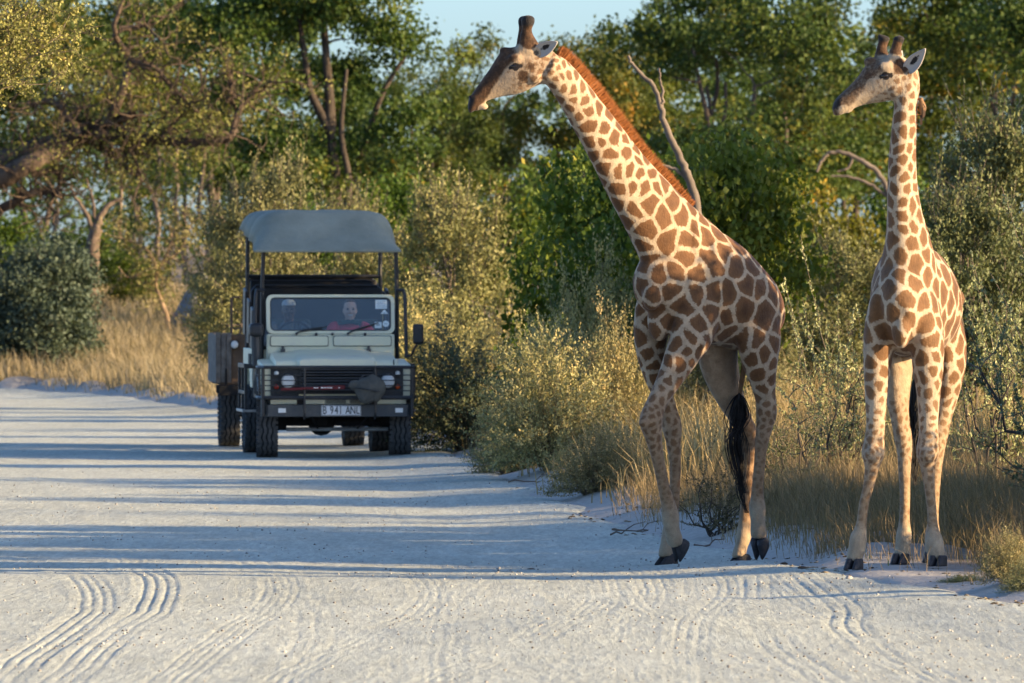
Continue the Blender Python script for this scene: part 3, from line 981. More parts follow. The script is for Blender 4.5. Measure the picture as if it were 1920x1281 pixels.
# ------------------------------------------------------------------ standing giraffe
def giraffe_standing():
    D0 = 66.9
    hd = norm([-.33, -.94, 0]); left = np.array([-hd[1], hd[0], 0])
    W = lambda x, y, dy=0.0: P(x, y, D0 + dy)
    bs = Beast()
    row = lambda p, rd, rw, z: [*p, rd, rw, *z]
    S2 = (0.150, 0.0125, 1.0, 0.05)
    bs.limb('trunk', [row(W(1686, 590, -.66), .10, .07, S2), row(W(1688, 582, -.58), .22, .13, S2), row(W(1692, 572, -.42), .34, .195, S2), row(W(1698, 562, -.2), .40, .25, S2),
                      row(W(1710, 562, .05), .41, .285, T_), row(W(1724, 572, .32), .375, .295, T_), row(W(1737, 586, .55), .31, .26, T_), row(W(1746, 598, .72), .22, .19, T_), row(W(1752, 608, .84), .08, .08, T_)], left)
    NB2 = (0.130, 0.0125, 1.0, 0.05); NM2 = (0.102, 0.0110, 1.0, 0.05); NT2 = (0.088, 0.013, 0.95, 0.05)
    bs.limb('neck', [row(W(1700, 540, -.22), .34, .23, S2), row(W(1702, 500, -.28), .29, .195, NB2), row(W(1701, 455, -.34), .235, .152, NB2), row(W(1696, 405, -.40), .185, .118, NM2),
                     row(W(1692, 350, -.45), .155, .100, NM2), row(W(1692, 295, -.49), .138, .091, NM2), row(W(1695, 240, -.52), .122, .082, NM2),
                     row(W(1699, 195, -.53), .110, .078, NT2), row(W(1702, 160, -.53), .105, .082, NT2), row(W(1700, 132, -.53), .09, .08, HD)], left)
    lat = left

    def leg(key, rows, dy0, dy1):
        bs.limb(key, [row(W(x, y, dy0 + (dy1 - dy0) * i / (len(rows) - 1)), rd, rw, z) for i, (x, y, rd, rw, z) in enumerate(rows)], lat)
    bs_lm = (0.075, 0.014, 0.9, 0.10); bs_lk = (0.055, 0.009, 0.85, 0.45)
    leg('fore_right', [(1668, 520, .14, .05, S2), (1657, 570, .20, .085, S2), (1650, 625, .18, .105, S2), (1645, 685, .13, .094, LU), (1643, 735, .092, .080, bs_lm), (1642, 790, .074, .066, bs_lm), (1640, 820, .076, .068, bs_lk),
                       (1637, 850, .090, .081, bs_lk), (1635, 876, .062, .052, LK), (1629, 910, .047, .038, LL), (1620, 945, .043, .034, LL), (1615, 985, .045, .038, LL), (1610, 1008, .064, .060, LF), (1607, 1028, .062, .060, LF), (1602, 1046, .060, .056, LF), (1600, 1054, .055, .052, LF)], -.36, -.40)
    leg('fore_left', [(1722, 520, .14, .05, S2), (1733, 570, .20, .085, S2), (1738, 625, .18, .110, S2), (1740, 685, .13, .108, LU), (1741, 735, .094, .084, bs_lm), (1741, 790, .076, .068, bs_lm), (1741, 820, .078, .070, bs_lk),
                      (1739, 850, .090, .080, bs_lk), (1740, 876, .062, .052, LK), (1743, 915, .047, .037, LL), (1747, 955, .043, .033, LL), (1749, 990, .046, .040, LL), (1751, 1012, .066, .063, LF), (1754, 1032, .066, .064, LF), (1757, 1046, .068, .066, LF), (1758, 1052, .06, .058, LF)], -.36, -.42)
    PL = (0.06, 0.02, 0.15, 0.6)
    leg('hind_right', [(1700, 570, .16, .06, T_), (1690, 620, .21, .09, PL), (1686, 675, .19, .098, PL), (1684, 720, .14, .085, PL), (1684, 755, .105, .075, LK), (1688, 790, .083, .062, LK), (1693, 818, .085, .062, LK), (1696, 845, .068, .054, LK),
                       (1696, 885, .052, .043, LL), (1697, 930, .046, .037, LL), (1696, 975, .046, .038, LL), (1695, 1006, .064, .057, LF), (1692, 1028, .054, .052, LF), (1689, 1042, .056, .054, LF), (1688, 1048, .05, .05, LF)], .52, .46)
    leg('hind_left', [(1768, 570, .16, .06, T_), (1782, 625, .21, .085, T_), (1786, 675, .19, .085, LU), (1782, 715, .14, .078, LU), (1775, 752, .105, .068, bs_lm), (1767, 788, .083, .060, LK), (1761, 818, .085, .060, LK), (1757, 848, .068, .052, LK),
                      (1754, 885, .052, .043, LL), (1752, 930, .046, .037, LL), (1750, 975, .046, .038, LL), (1749, 1004, .064, .056, LF), (1748, 1026, .054, .052, LF), (1747, 1038, .056, .054, LF), (1747, 1044, .05, .05, LF)], .62, .60)
    for (x, y, dy, r_, sc_, z) in [(1655, 590, -.45, .10, (.8, 1, 1.3), S2), (1728, 592, -.45, .10, (.8, 1, 1.3), S2), (1690, 620, -.60, .085, (.8, 1, 1.5), S2), (1668, 540, -.40, .10, (.6, .8, 1.6), S2), (1722, 540, -.40, .10, (.6, .8, 1.6), S2),
                                   (1637, 852, -.46, .06, (1, .8, 1), bs_lk), (1739, 852, -.46, .06, (1, .8, 1), bs_lk), (1790, 560, .45, .09, (.8, 1.2, .8), T_), (1616, 1010, -.33, .03, (1, 1, 1.2), LF), (1756, 1012, -.36, .03, (1, 1, 1.2), LF)]:
        bs.blob(W(x, y, dy), r_, z, sc_)
    # head turned side-on to the left
    hy = D0 - .53
    hl = norm([0.14, -1.0, 0.0])
    Hp = lambda x, y, l=0.0: P(x, y, hy) + hl * l
    hs = []
    for (tx, ty, bx, by, w, z) in [(1716, 128, 1708, 178, .068, HD), (1700, 110, 1692, 184, .095, HD), (1680, 103, 1677, 188, .113, HD), (1657, 106, 1664, 190, .113, HD), (1638, 112, 1648, 193, .10, HD),
                                   (1622, 124, 1632, 195, .083, HD), (1609, 143, 1618, 198, .071, HN), (1597, 156, 1605, 202, .064, HN), (1585, 168, 1594, 208, .062, HN), (1573, 179, 1583, 213, .061, HN), (1564, 190, 1573, 217, .050, HN), (1560, 203, 1565, 219, .024, HN)]:
        hs.append((Hp(tx, ty), Hp(bx, by), w, z))
    C = np.array([(a + b_) / 2 for a, b_, _, _ in hs]); U = np.array([(a - b_) / 2 for a, b_, _, _ in hs])
    A = catmull(np.hstack([C, U, np.array([[w] for _, _, w, _ in hs]), np.array([z for _, _, _, z in hs])]), 4)
    V, F = loft_ring(A[:, :3], A[:, 3:6], A[:, 6:7] * hl[None])
    bs.mb.add(V, F); bs.cen.append(A[:, :3]); bs.zone.append(A[:, 7:11]); bs.rad.append(np.full(len(A), .09))
    bs.blob(Hp(1588, 207), .030, HN, (1.3, .9, .7))
    bs.blob(Hp(1574, 212), .026, HN, (1.1, 1, .6))
    for k in (-1, 1):
        bs.blob(Hp(1656, 129, k * .09), .056, HN, (1.25, .62, .8))
        bs.blob(Hp(1654, 156, k * .085), .04, HN, (1.2, .5, .5))
        bs.blob(Hp(1676, 165, k * .07), .072, HD, (1.0, .6, 1.0))
        bs.blob(Hp(1573, 190, k * .045), .024, HN, (1.2, .6, .9))
    for k, q in ((1, [(1676, 112, .05), (1676, 100, .055), (1678, 88, .06), (1681, 78, .062), (1682, 72, .062), (1682, 68, .062)]),
                 (-1, [(1656, 112, -.04), (1655, 100, -.045), (1656, 88, -.05), (1659, 78, -.055), (1660, 71, -.055), (1660, 67, -.055)])):
        rr = [.062, .046, .036, .036, .043, .02]
        bs.limb('horn%d' % k, [[*Hp(*p), r_, r_ * .9, *HN] for p, r_ in zip(q, rr)], hl)
        tip = (1693, 75, .062) if k == 1 else (1648, 65, -.055)
        mid = (1681, 73, .062) if k == 1 else (1659, 73, -.055)
        bs.limb('prong%d' % k, [[*Hp(*mid), .028, .03, *HN], [*Hp(*((np.array(mid) + np.array(tip)) / 2)), .022, .022, *HN], [*Hp(*tip), .012, .012, *HN]], hl)
    bs.blob(Hp(1632, 116), .05, HN, (1, .8, .7))
    root = empty('giraffe', tuple(np.append(W(1700, 1060)[:2], 0.0)))
    org = np.array(root.location)
    poll = Hp(1705, 145); muz = Hp(1564, 210)
    ax = norm(muz - poll); ln = np.linalg.norm(muz - poll); up = norm(np.array([0, 0, 1.0]) - ax * ax[2])
    prof = [Hp(*q) for q in [(1716, 128), (1700, 110), (1680, 103), (1657, 106), (1638, 112), (1622, 124), (1609, 143), (1597, 156), (1585, 168), (1573, 179), (1564, 190)]]
    pu = [np.dot(p - poll, ax) / ln for p in prof]; ph = [np.dot(p - poll, up) for p in prof]
    head = dict(bk=.62, poll=poll, muzzle=muz, up=np.array([0, 0, 1.0]), topu=pu, toph=ph,
                darkpts=[(Hp(1571, 187, .06), .024, .9), (Hp(1683, 70, .062), .05, 1.0), (Hp(1693, 75, .062), .04, 1.0), (Hp(1660, 69, -.055), .05, 1.0), (Hp(1649, 66, -.055), .035, 1.0), (Hp(1655, 143, .112), .032, .95), (Hp(1646, 145, .11), .02, .8), (Hp(1665, 142, .11), .02, .8)],
                brownpts=[(Hp(1679, 88, .06), .075, .85), (Hp(1656, 90, -.05), .075, .85), (Hp(1685, 125, .1), .06, .8), (Hp(1603, 165, .07), .04, .6)],
                lightpts=[(Hp(1630, 160, .09), .045), (Hp(1655, 122, .12), .035), (Hp(1580, 208, .05), .04)])
    finish_giraffe('body', bs, 'coat_light_patches', root, 0.0125, head, 29)
    for (x, y, dy) in [(1600, 1068, -.46), (1757, 1062, -.48), (1687, 1058, .40), (1747, 1055, .54)]:
        hoof_mesh('hoof', hd, (0, 0, 1), .165, .140, .075).build('hoof', 'hoof_horn', root, smooth=True, loc=tuple(W(x, y, dy) - org))
    for k, (b0, t0, w) in ((1, (Hp(1695, 133, .095), Hp(1726, 93, .17), .125)), (-1, (Hp(1688, 118, -.09), Hp(1702, 94, -.20), .11))):
        V_, Q_, inn = ear_mesh(b0, t0, hl * (1.0) + np.array([-.5, 0, 0]) * (1 if k > 0 else -.6), w)
        o = link('ear', mesh_np('ear', V_ - org, Q_, smooth=True, attrs={'inner': inn}), 'ear_fur', root)
        md = o.modifiers.new('t', 'SOLIDIFY'); md.thickness = .007
        mb = MB(); uv_ball(mb, Hp(1654, 143, k * .098) - org, .0225, sc=(1.3, .8, .8)); mb.build('eye', 'eye_dark', root, smooth=True)
    C, D, L, A = bs.lofts['neck']
    Dd = D * np.sign((D @ -hd))[:, None]
    sel = slice(8, len(C) - 2)
    dp = (C + Dd * A[:, 3:4])[sel]; tn = np.gradient(dp, axis=0); tn /= np.linalg.norm(tn, axis=1, keepdims=True)
    link('mane', mane_mesh(dp - org, Dd[sel], tn, L[sel], np.full(len(dp), .085), 12000, 8), 'mane_russet', root)
    tp = [W(1720, 640, .8), W(1718, 690, .84), W(1717, 740, .86), W(1716, 780, .86)]
    mb = MB(); q = catmull(np.array(tp) - org, 6); mb.tube(q, np.linspace(.024, .014, len(q)), 8)
    mb.build('tail', 'coat_plain', root, smooth=True)
    rg = np.random.default_rng(6); paths = []
    for i in range(110):
        a = rg.normal(0, 1, 3); e = rg.uniform(.4, 1.0)
        cx = [1717, 1717 + a[0] * 3, 1717 + a[0] * 4.5, 1716 + a[1] * 5, 1715 + a[1] * 4.5, 1716 + a[2] * 2]
        cy = [700, 730, 780, 830, 875, 910]
        kk = max(3, int(round(2 + e * 4)))
        paths.append(np.array([W(x, y, .86 + rg.normal(0, .02)) - org for x, y in zip(cx[:kk], cy[:kk])]))
    strands_mesh('tail_tuft', paths, .0065, 2).build('tail_tuft', 'hair_black', root)
    tag(root, 'giraffe standing face-on in the verge grass with its head turned left', 'giraffe', 'giraffes at the roadside')
    return root


simple_mat('coat_plain', (0.19, 0.11, 0.055), 0.75, var=0.2, scale=30)
giraffe_walking()
giraffe_standing()
# ================================================================== safari vehicle, trailer, people
def paint_mat(name, col, dust=(0.46, 0.42, 0.36), rough=0.38):
    m, nt, b = new_mat(name)
    oc = objcoord(nt)
    n1 = noise(nt, 3.0, 6, 0.65, oc)
    n2 = noise(nt, 22, 4, 0.7, oc)
    f = mathn(nt, 'MULTIPLY', maprange(nt, n1, 0.35, 0.75), maprange(nt, n2, 0.3, 0.7, 0.2, 0.75))
    nt.links.new(mixc(nt, f, col, dust), b.inputs['Base Color'])
    rr = mathn(nt, 'ADD', mathn(nt, 'MULTIPLY', f, 0.4), rough)
    nt.links.new(rr, b.inputs['Roughness'])
    b.inputs['Specular IOR Level'].default_value = 0.5
    return m


paint_mat('cream_paint', (0.72, 0.70, 0.50), (0.60, 0.56, 0.48))
paint_mat('black_metal', (0.014, 0.015, 0.018), (0.07, 0.065, 0.06), 0.42)
paint_mat('bumper_grey', (0.045, 0.05, 0.055), (0.14, 0.13, 0.115), 0.5)
simple_mat('chassis_dark', (0.012, 0.012, 0.013), 0.75, var=0.4)
simple_mat('rubber', (0.030, 0.031, 0.034), 0.85, var=0.35, scale=14)
simple_mat('rubber_tread', (0.085, 0.083, 0.082), 0.9, var=0.35, scale=18)
simple_mat('rim_grey', (0.33, 0.32, 0.29), 0.6, var=0.2)
simple_mat('steel_rod', (0.35, 0.35, 0.34), 0.45, metal=0.6, var=0.3)
simple_mat('lamp_glass', (0.75, 0.77, 0.76), 0.12, spec=0.6, var=0.08)
simple_mat('lamp_orange', (0.55, 0.085, 0.02), 0.25, spec=0.5)
simple_mat('lamp_red', (0.35, 0.03, 0.02), 0.3, spec=0.5)
simple_mat('plate_white', (0.72, 0.73, 0.74), 0.45, var=0.08)
simple_mat('letter_black', (0.01, 0.01, 0.012), 0.5)
simple_mat('letter_white', (0.78, 0.77, 0.74), 0.6)
simple_mat('jack_red', (0.11, 0.012, 0.015), 0.55, var=0.35, scale=20)
simple_mat('sticker_white', (0.62, 0.70, 0.72), 0.6, var=0.10, scale=16)
simple_mat('sticker_print', (0.30, 0.38, 0.42), 0.6)
simple_mat('vinyl_black', (0.018, 0.018, 0.020), 0.55, var=0.3, bmp=0.15)
simple_mat('vinyl_green', (0.045, 0.055, 0.045), 0.7, var=0.3)
simple_mat('wood_weathered', (0.17, 0.15, 0.13), 0.85, var=0.4, scale=9, bmp=0.3)
simple_mat('wood_brown', (0.13, 0.085, 0.055), 0.8, var=0.35, scale=6, bmp=0.2)
m, nt, b = new_mat('canvas')
oc = objcoord(nt)
w = noise(nt, 2.2, 4, 0.6, oc)
f2 = noise(nt, 120, 2, 0.6, oc)
nt.links.new(mixc(nt, 1.0, ramp(nt, w, [(0.3, (0.225, 0.235, 0.19)), (0.7, (0.31, 0.32, 0.26))]), ramp(nt, f2, [(0.3, (0.85, 0.85, 0.85)), (0.7, (1.05, 1.05, 1.05))]), 'MULTIPLY'), b.inputs['Base Color'])
b.inputs['Roughness'].default_value = 0.85
bump(nt, mathn(nt, 'ADD', w, mathn(nt, 'MULTIPLY', f2, 0.05)), 0.5, 0.06, b)
m, nt, b = new_mat('bag_cloth')
w = noise(nt, 9, 4, 0.6, objcoord(nt))
nt.links.new(ramp(nt, w, [(0.3, (0.055, 0.058, 0.055)), (0.7, (0.10, 0.10, 0.09))]), b.inputs['Base Color'])
b.inputs['Roughness'].default_value = 0.9
bump(nt, w, 0.6, 0.03, b)
# thin glass: tinted see-through sheet with a mirror-like reflection that grows at grazing angles
m = bpy.data.materials.new('windscreen_glass'); m.use_nodes = True; MATS['windscreen_glass'] = m
nt = m.node_tree; nt.nodes.clear()
out = N(nt, 'ShaderNodeOutputMaterial'); tr = N(nt, 'ShaderNodeBsdfTransparent'); gl = N(nt, 'ShaderNodeBsdfGlossy')
tr.inputs['Color'].default_value = (0.86, 0.92, 0.93, 1); gl.inputs['Roughness'].default_value = 0.03
df = N(nt, 'ShaderNodeBsdfDiffuse'); df.inputs['Color'].default_value = (0.45, 0.45, 0.43, 1)
lw = N(nt, 'ShaderNodeLayerWeight'); lw.inputs['Blend'].default_value = 0.35
mx = N(nt, 'ShaderNodeMixShader'); mx2 = N(nt, 'ShaderNodeMixShader')
nt.links.new(maprange(nt, lw.outputs['Fresnel'], 0.0, 1.0, 0.05, 0.9), mx.inputs[0])
nt.links.new(tr.outputs[0], mx.inputs[1]); nt.links.new(gl.outputs[0], mx.inputs[2])
nt.links.new(maprange(nt, noise(nt, 3, 4, 0.6, objcoord(nt)), 0.35, 0.8, 0.01, 0.05), mx2.inputs[0])
nt.links.new(mx.outputs[0], mx2.inputs[1]); nt.links.new(df.outputs[0], mx2.inputs[2])
nt.links.new(mx2.outputs[0], out.inputs[0])


def text_mesh(txt, size, name):
    cu = bpy.data.curves.new(name, 'FONT')
    cu.body = txt; cu.size = size; cu.align_x = 'CENTER'; cu.align_y = 'CENTER'; cu.extrude = 0.002
    o = bpy.data.objects.new(name, cu); COL.objects.link(o)
    dg = bpy.context.evaluated_depsgraph_get()
    me = bpy.data.meshes.new_from_object(o.evaluated_get(dg))
    bpy.data.objects.remove(o)
    return me


def rrect(x0, x1, z0, z1, r, k=5):
    pts = []
    for cx, cz, a0 in ((x1 - r, z1 - r, 0), (x0 + r, z1 - r, 90), (x0 + r, z0 + r, 180), (x1 - r, z0 + r, 270)):
        for i in range(k + 1):
            a = R(a0 + 90 * i / k)
            pts.append((cx + r * math.cos(a), cz + r * math.sin(a)))
    return pts


def ring_prism(mb, outer, inner, y0, y1):
    n = len(outer)
    V = [(x, y, z) for y in (y0, y1) for poly in (outer, inner) for x, z in poly]
    F = []
    for i in range(n):
        j = (i + 1) % n
        F += [(i, j, n + j, n + i), (2 * n + i, 3 * n + i, 3 * n + j, 2 * n + j), (i, 2 * n + i, 2 * n + j, j), (n + i, n + j, 3 * n + j, 3 * n + i)]
    mb.add(V, F)


def wheel(parent, c, r=0.405, w=0.235, steer=0.0, hubside=1):
    """tyre and rim, axle along x"""
    h = w / 2
    mb = MB()
    mb.lathe([(-h * .72, r * .55), (-h * .98, r * .62), (-h, r * .80), (-h * .93, r * .93), (-h * .80, r * .975), (h * .80, r * .975), (h * .93, r * .93), (h, r * .80), (h * .98, r * .62), (h * .72, r * .55)], 40, 'x')
    ty = mb.build('wheel', 'rubber', parent, smooth=True, loc=c)
    if steer:
        ty.rotation_euler = (0, 0, steer)
    # tread ribs, zigzag
    tb = MB()
    K = 64
    for rib in range(4):
        cx = (rib - 1.5) * w * 0.235
        V = []
        for j in range(K):
            a = 2 * np.pi * j / K
            off = (0.008 if (j // 2) % 2 else -0.008)
            for dx, rr in ((-.018, .965), (-.018, 1.0), (.018, 1.0), (.018, .965)):
                V.append((cx + off + dx, math.cos(a) * r * rr, math.sin(a) * r * rr))
        F = []
        for j in range(K):
            j2 = (j + 1) % K
            for q in range(3):
                F.append((j * 4 + q, j * 4 + q + 1, j2 * 4 + q + 1, j2 * 4 + q))
        tb.add(V, F)
    for j in range(0, 44):
        a = 2 * np.pi * j / 44
        for sg in (-1, 1):
            tb.box((sg * h * .93, math.cos(a) * r * .965, math.sin(a) * r * .965), (.03, .026, .035), rx=a)
    tb.build('tread', 'rubber_tread', ty)
    rb = MB()
    rb.lathe([(-h * .70, r * .56), (-h * .55, r * .54), (-h * .30, r * .42), (-h * .30, r * .18), (-h * .62, r * .14), (-h * .62, 0.001)] if hubside < 0 else
             [(h * .70, r * .56), (h * .55, r * .54), (h * .30, r * .42), (h * .30, r * .18), (h * .62, r * .14), (h * .62, 0.001)], 28, 'x')
    rb.lathe([(-h * .6, r * .56), (h * .6, r * .56)], 28, 'x')
    rb.build('rim', 'rim_grey', ty, smooth=False)
    return ty


def lamp(parent, name, c, r, mat, bez='black_metal', dep=0.03):
    mb = MB()
    mb.lathe([(0.0, r * 1.16), (-dep * .8, r * 1.16), (-dep * .9, r * 1.0), (0, r * .98)], 24, 'y')
    o = mb.build(name, bez, parent, loc=c)
    g = MB()
    g.lathe([(-dep * .35, r), (-dep * .75, r * .9), (-dep * 1.0, r * .6), (-dep * 1.12, 0.002)], 24, 'y')
    g.build('lens', mat, o, smooth=True)
    return o


def safari_vehicle():
    d0 = 110.6
    root = empty('safari_vehicle', ((632 - 960) * d0 / FPX, d0, 0.0), R(5.0))
    A = lambda mb, name, mat, par=root, bev=0.006, **k: mb.build(name, mat, par, bev, **k)
    # chassis and running gear
    mb = MB()
    for s in (-1, 1):
        mb.box((s * .42, 2.1, .60), (.09, 4.2, .16))
    for y in (.15, 1.3, 2.3, 3.3, 4.1):
        mb.box((0, y, .60), (.84, .10, .14))
    mb.box((0, 1.1, .52), (.5, .6, .2)); mb.box((-.1, 2.4, .50), (.25, 1.6, .14))
    A(mb, 'chassis', 'chassis_dark')
    for y in (.62, 3.42):
        mb = MB()
        mb.tube([(-.66, y, .405), (.66, y, .405)], .048, 10)
        mb.lathe([(-.16, .06), (-.1, .13), (0, .16), (.1, .13), (.16, .06)], 14, 'y', (-.14 if y < 1 else .05, y, .405))
        for s in (-1, 1):
            mb.tube([(s * .45, y, .40), (s * .42, y + .05, .78)], .06, 10)
            mb.box((s * .60, y, .42), (.10, .16, .22))
        A(mb, 'axle', 'chassis_dark')
    mb = MB(); mb.tube([(-.56, .40, .325), (.62, .40, .325)], .022, 8)
    A(mb, 'steering_rod', 'steel_rod', bev=0)
    for a_, b_ in (((-.30, .12, .50), (-.2, .36, .335)), ((.38, .12, .50), (.26, .36, .335))):
        mb = MB(); mb.tube([a_, b_], .010, 6); A(mb, 'tow_chain', 'chassis_dark', bev=0)
    for s in (-1, 1):
        wheel(root, (s * .77, .62, .405), steer=R(-3), hubside=s)
        wheel(root, (s * .755, 3.42, .405), hubside=s)
    # front wings
    for s in (-1, 1):
        mb = MB()
        x0, x1 = s * .50, s * .865
        prof = [(.04, .69), (.04, 1.035), (.10, 1.075), (1.06, 1.135), (1.06, .98), (1.03, .80), (.98, .74), (.92, .74), (.86, .86), (.74, .935), (.50, .935), (.36, .86), (.26, .70)]
        mb.prism(prof, min(x0, x1), max(x0, x1), 'x')
        A(mb, 'front_wing', 'cream_paint', bev=.022, seg=3)
        mb = MB()
        mb.tube([(s * .87, .20, .74), (s * .875, .36, .90), (s * .875, .50, .965), (s * .875, .74, .965), (s * .875, .90, .88), (s * .87, 1.0, .74)], .03, 8)
        A(mb, 'wheel_arch', 'black_metal', bev=0)
    # front panel, recessed black centre, grille
    mb = MB()
    ring_prism(mb, rrect(-.50, .50, .69, 1.06, .01), rrect(-.47, .47, .735, 1.03, .01), .05, .12)
    A(mb, 'front_panel', 'cream_paint', bev=0)
    mb = MB(); mb.box((0, .30, .88), (.96, .2, .32)); A(mb, 'radiator', 'chassis_dark', bev=0)
    for s in (-1, 1):
        mb = MB(); mb.prism(rrect(min(s * .44, s * .765), max(s * .44, s * .765), .705, 1.045, .03), .018, .036, 'y')
        A(mb, 'headlamp_panel', 'black_metal', bev=0)
        lamp(root, 'headlamp', (s * .575 + .01, .016, .885), .086, 'lamp_glass', dep=.055)
        lamp(root, 'side_lamp', (s * .70, .016, .975), .030, 'lamp_glass')
        lamp(root, 'indicator_lamp', (s * .70, .016, .82), .030, 'lamp_orange' if s > 0 else 'lamp_red')
    mb = MB(); ring_prism(mb, rrect(-.435, .435, .735, 1.05, .02), rrect(-.415, .415, .755, 1.035, .02), .0, .04)
    gr = A(mb, 'grille', 'black_metal', bev=0)
    for i in range(8):
        mb = MB(); mb.box((0, .018, .785 + i * .033), (.828, .03, .014), rx=R(-18)); A(mb, 'grille_slat', 'bumper_grey', gr, bev=0)
    mb = MB()
    for i in range(22):
        for x0 in (-.70, ):
            mb.box((x0 + .012 + i * .0115, .004, .748), (.005, .012, .045))
    A(mb, 'lower_mesh', 'bumper_grey', bev=0)
    # bonnet: crowned panel with a lower centre lip
    ys = np.array([.015, .03, .07, .2, .4, .6, .8, .98, 1.05]); xs = np.array([-.715, -.70, -.66, -.55, -.46, -.43, -.40, -.2, 0, .2, .40, .43, .46, .55, .66, .70, .715])
    V = []
    for y in ys:
        for x in xs:
            ax = abs(x)
            z = 1.128 + .098 * (y / 1.05) - .02 * (ax / .7) ** 2 + .022 * (1 - float(sstep(.40, .46, ax)))
            if y < .05: z -= .018 if y > .02 else .045
            if ax > .705: z -= .05
            yy = y - .02 if ax < .44 else y + .04
            if y < .02 and ax < .44: z = 1.078
            V.append((x, yy if y < .2 else y, z))
    nx = len(xs); n1 = len(V)
    V += [(x, y, z - .03) for x, y, z in V]
    F = []
    for i in range(len(ys) - 1):
        for j in range(nx - 1):
            a = i * nx + j
            F.append((a, a + 1, a + nx + 1, a + nx)); F.append((n1 + a, n1 + a + nx, n1 + a + nx + 1, n1 + a + 1))
    bd = [j for j in range(nx)] + [(i + 1) * nx - 1 for i in range(1, len(ys))] + [(len(ys) - 1) * nx + j for j in range(nx - 2, -1, -1)] + [i * nx for i in range(len(ys) - 2, 0, -1)]
    for q in range(len(bd)):
        a, c = bd[q], bd[(q + 1) % len(bd)]
        F.append((a, n1 + a, n1 + c, c))
    mb = MB(); mb.add(V, F); o = A(mb, 'bonnet', 'cream_paint', bev=0, smooth=True)
    o.modifiers.new('e', 'EDGE_SPLIT').split_angle = R(38)
    mb = MB(); mb.box((0, .55, 1.06), (1.0, .9, .1)); A(mb, 'engine_bay', 'chassis_dark', bev=0)
    for s in (-1, 1):
        mb = MB(); mb.box((s * .50 - .06, 1.02, 1.232), (.05, .06, .035)); mb.box((s * .50 - .06, 1.04, 1.262), (.03, .03, .03)); A(mb, 'bonnet_hinge', 'bumper_grey')
    mb = MB(); mb.tube([(.66, .07, 1.13), (.66, .06, 1.04)], .008, 6); A(mb, 'bonnet_strap', 'black_metal', bev=0)
    # bulkhead with two vent flaps
    mb = MB(); mb.box((0, 1.11, 1.21), (1.49, .10, .42)); A(mb, 'bulkhead', 'cream_paint', bev=.02)
    for s in (-1, 1):
        mb = MB(); mb.prism(rrect(min(s * .035, s * .70), max(s * .035, s * .70), 1.285, 1.395, .02), 1.045, 1.058, 'y'); A(mb, 'vent_flap', 'cream_paint', bev=.004)
        mb = MB(); ring_prism(mb, rrect(min(s * .027, s * .708), max(s * .027, s * .708), 1.277, 1.403, .022), rrect(min(s * .035, s * .70), max(s * .035, s * .70), 1.285, 1.395, .02), 1.050, 1.0585); A(mb, 'vent_seal', 'bumper_grey', bev=0)
    # windscreen
    tilt = R(-8)
    ws = empty('windscreen', (0, 1.09, 1.42)); ws.parent = root; ws.rotation_euler = (tilt, 0, 0)
    mb = MB(); ring_prism(mb, rrect(-.748, .748, 0, .462, .075), rrect(-.705, .705, .035, .428, .06), -.022, .022); A(mb, 'windscreen_frame', 'cream_paint', ws, bev=.005)
    mb = MB(); ring_prism(mb, rrect(-.706, .706, .034, .429, .06), rrect(-.692, .692, .048, .415, .05), -.014, .012); A(mb, 'rubber_seal', 'black_metal', ws, bev=0)
    mb = MB(); mb.prism(rrect(-.697, .697, .044, .42, .055), -.004, .0, 'y'); A(mb, 'glass', 'windscreen_glass', ws, bev=0)
    for nm, sh in (('permit', rrect(.525, .66, .295, .40, .004)), ('permit_triangle', [(.585, .235), (.675, .235), (.63, .29)]), ('permit_square', rrect(.515, .595, .07, .14, .004)), ('permit_disc', [(.645 + .037 * math.cos(a), .12 + .037 * math.sin(a)) for a in np.linspace(0, 2 * np.pi, 20, endpoint=False)])):
        mb = MB(); mb.prism(sh, -.0085, -.0055, 'y'); st = A(mb, 'sticker', 'sticker_white', ws, bev=0)
        cx = np.mean([p[0] for p in sh]); cz = np.mean([p[1] for p in sh])
        pb = MB()
        if nm == 'permit':
            for k in range(4): pb.box((cx, -.0095, cz + .03 - k * .02), (.10, .001, .006))
        elif nm == 'permit_square':
            pb.box((cx, -.0095, cz), (.045, .001, .02)); pb.box((cx, -.0095, cz + .02), (.03, .001, .005))
        elif nm == 'permit_disc':
            pb.box((cx, -.0095, cz), (.04, .001, .010))
        else:
            pb.box((cx, -.0095, cz - .01), (.012, .001, .02))
        pb.build('sticker_print', 'sticker_print', st)
    for x0, x1, z1 in ((-.40, -.10, .062), (.20, .50, .105)):
        mb = MB(); mb.tube([(x0, -.03, .005), (x0 + .03, -.045, .02), (x1, -.028, z1)], [.012, .008, .006], 6)
        mb.box(((x0 + x1) / 2 + .06, -.020, (z1 + .03) / 2 + .02), (.30, .012, .012), ry=-math.atan2(z1 - .02, x1 - x0))
        mb.tube([(x0, -.02, .0), (x0, -.05, .0)], .016, 8)
        A(mb, 'wiper', 'black_metal', ws, bev=0)
    for x in (-.17, 0.02, .40):
        mb = MB(); mb.box((x, -.035, -.005), (.03, .03, .03)); A(mb, 'washer_jet', 'black_metal', ws)
    # dashboard, steering wheel, front seats
    mb = MB(); mb.box((0, 1.33, 1.28), (1.42, .34, .22)); mb.box((0, 1.25, 1.40), (1.3, .2, .06)); A(mb, 'dashboard', 'vinyl_black', bev=.03)
    mb = MB()
    th = np.linspace(0, 2 * np.pi, 29)
    cw = np.array([-.39, 1.52, 1.38]); e1 = np.array([1, 0, 0]); e2 = norm(np.array([0, .45, .9]))
    mb.tube([cw + .20 * (math.cos(a) * e1 + math.sin(a) * e2) for a in th], .014, 8, caps=False)
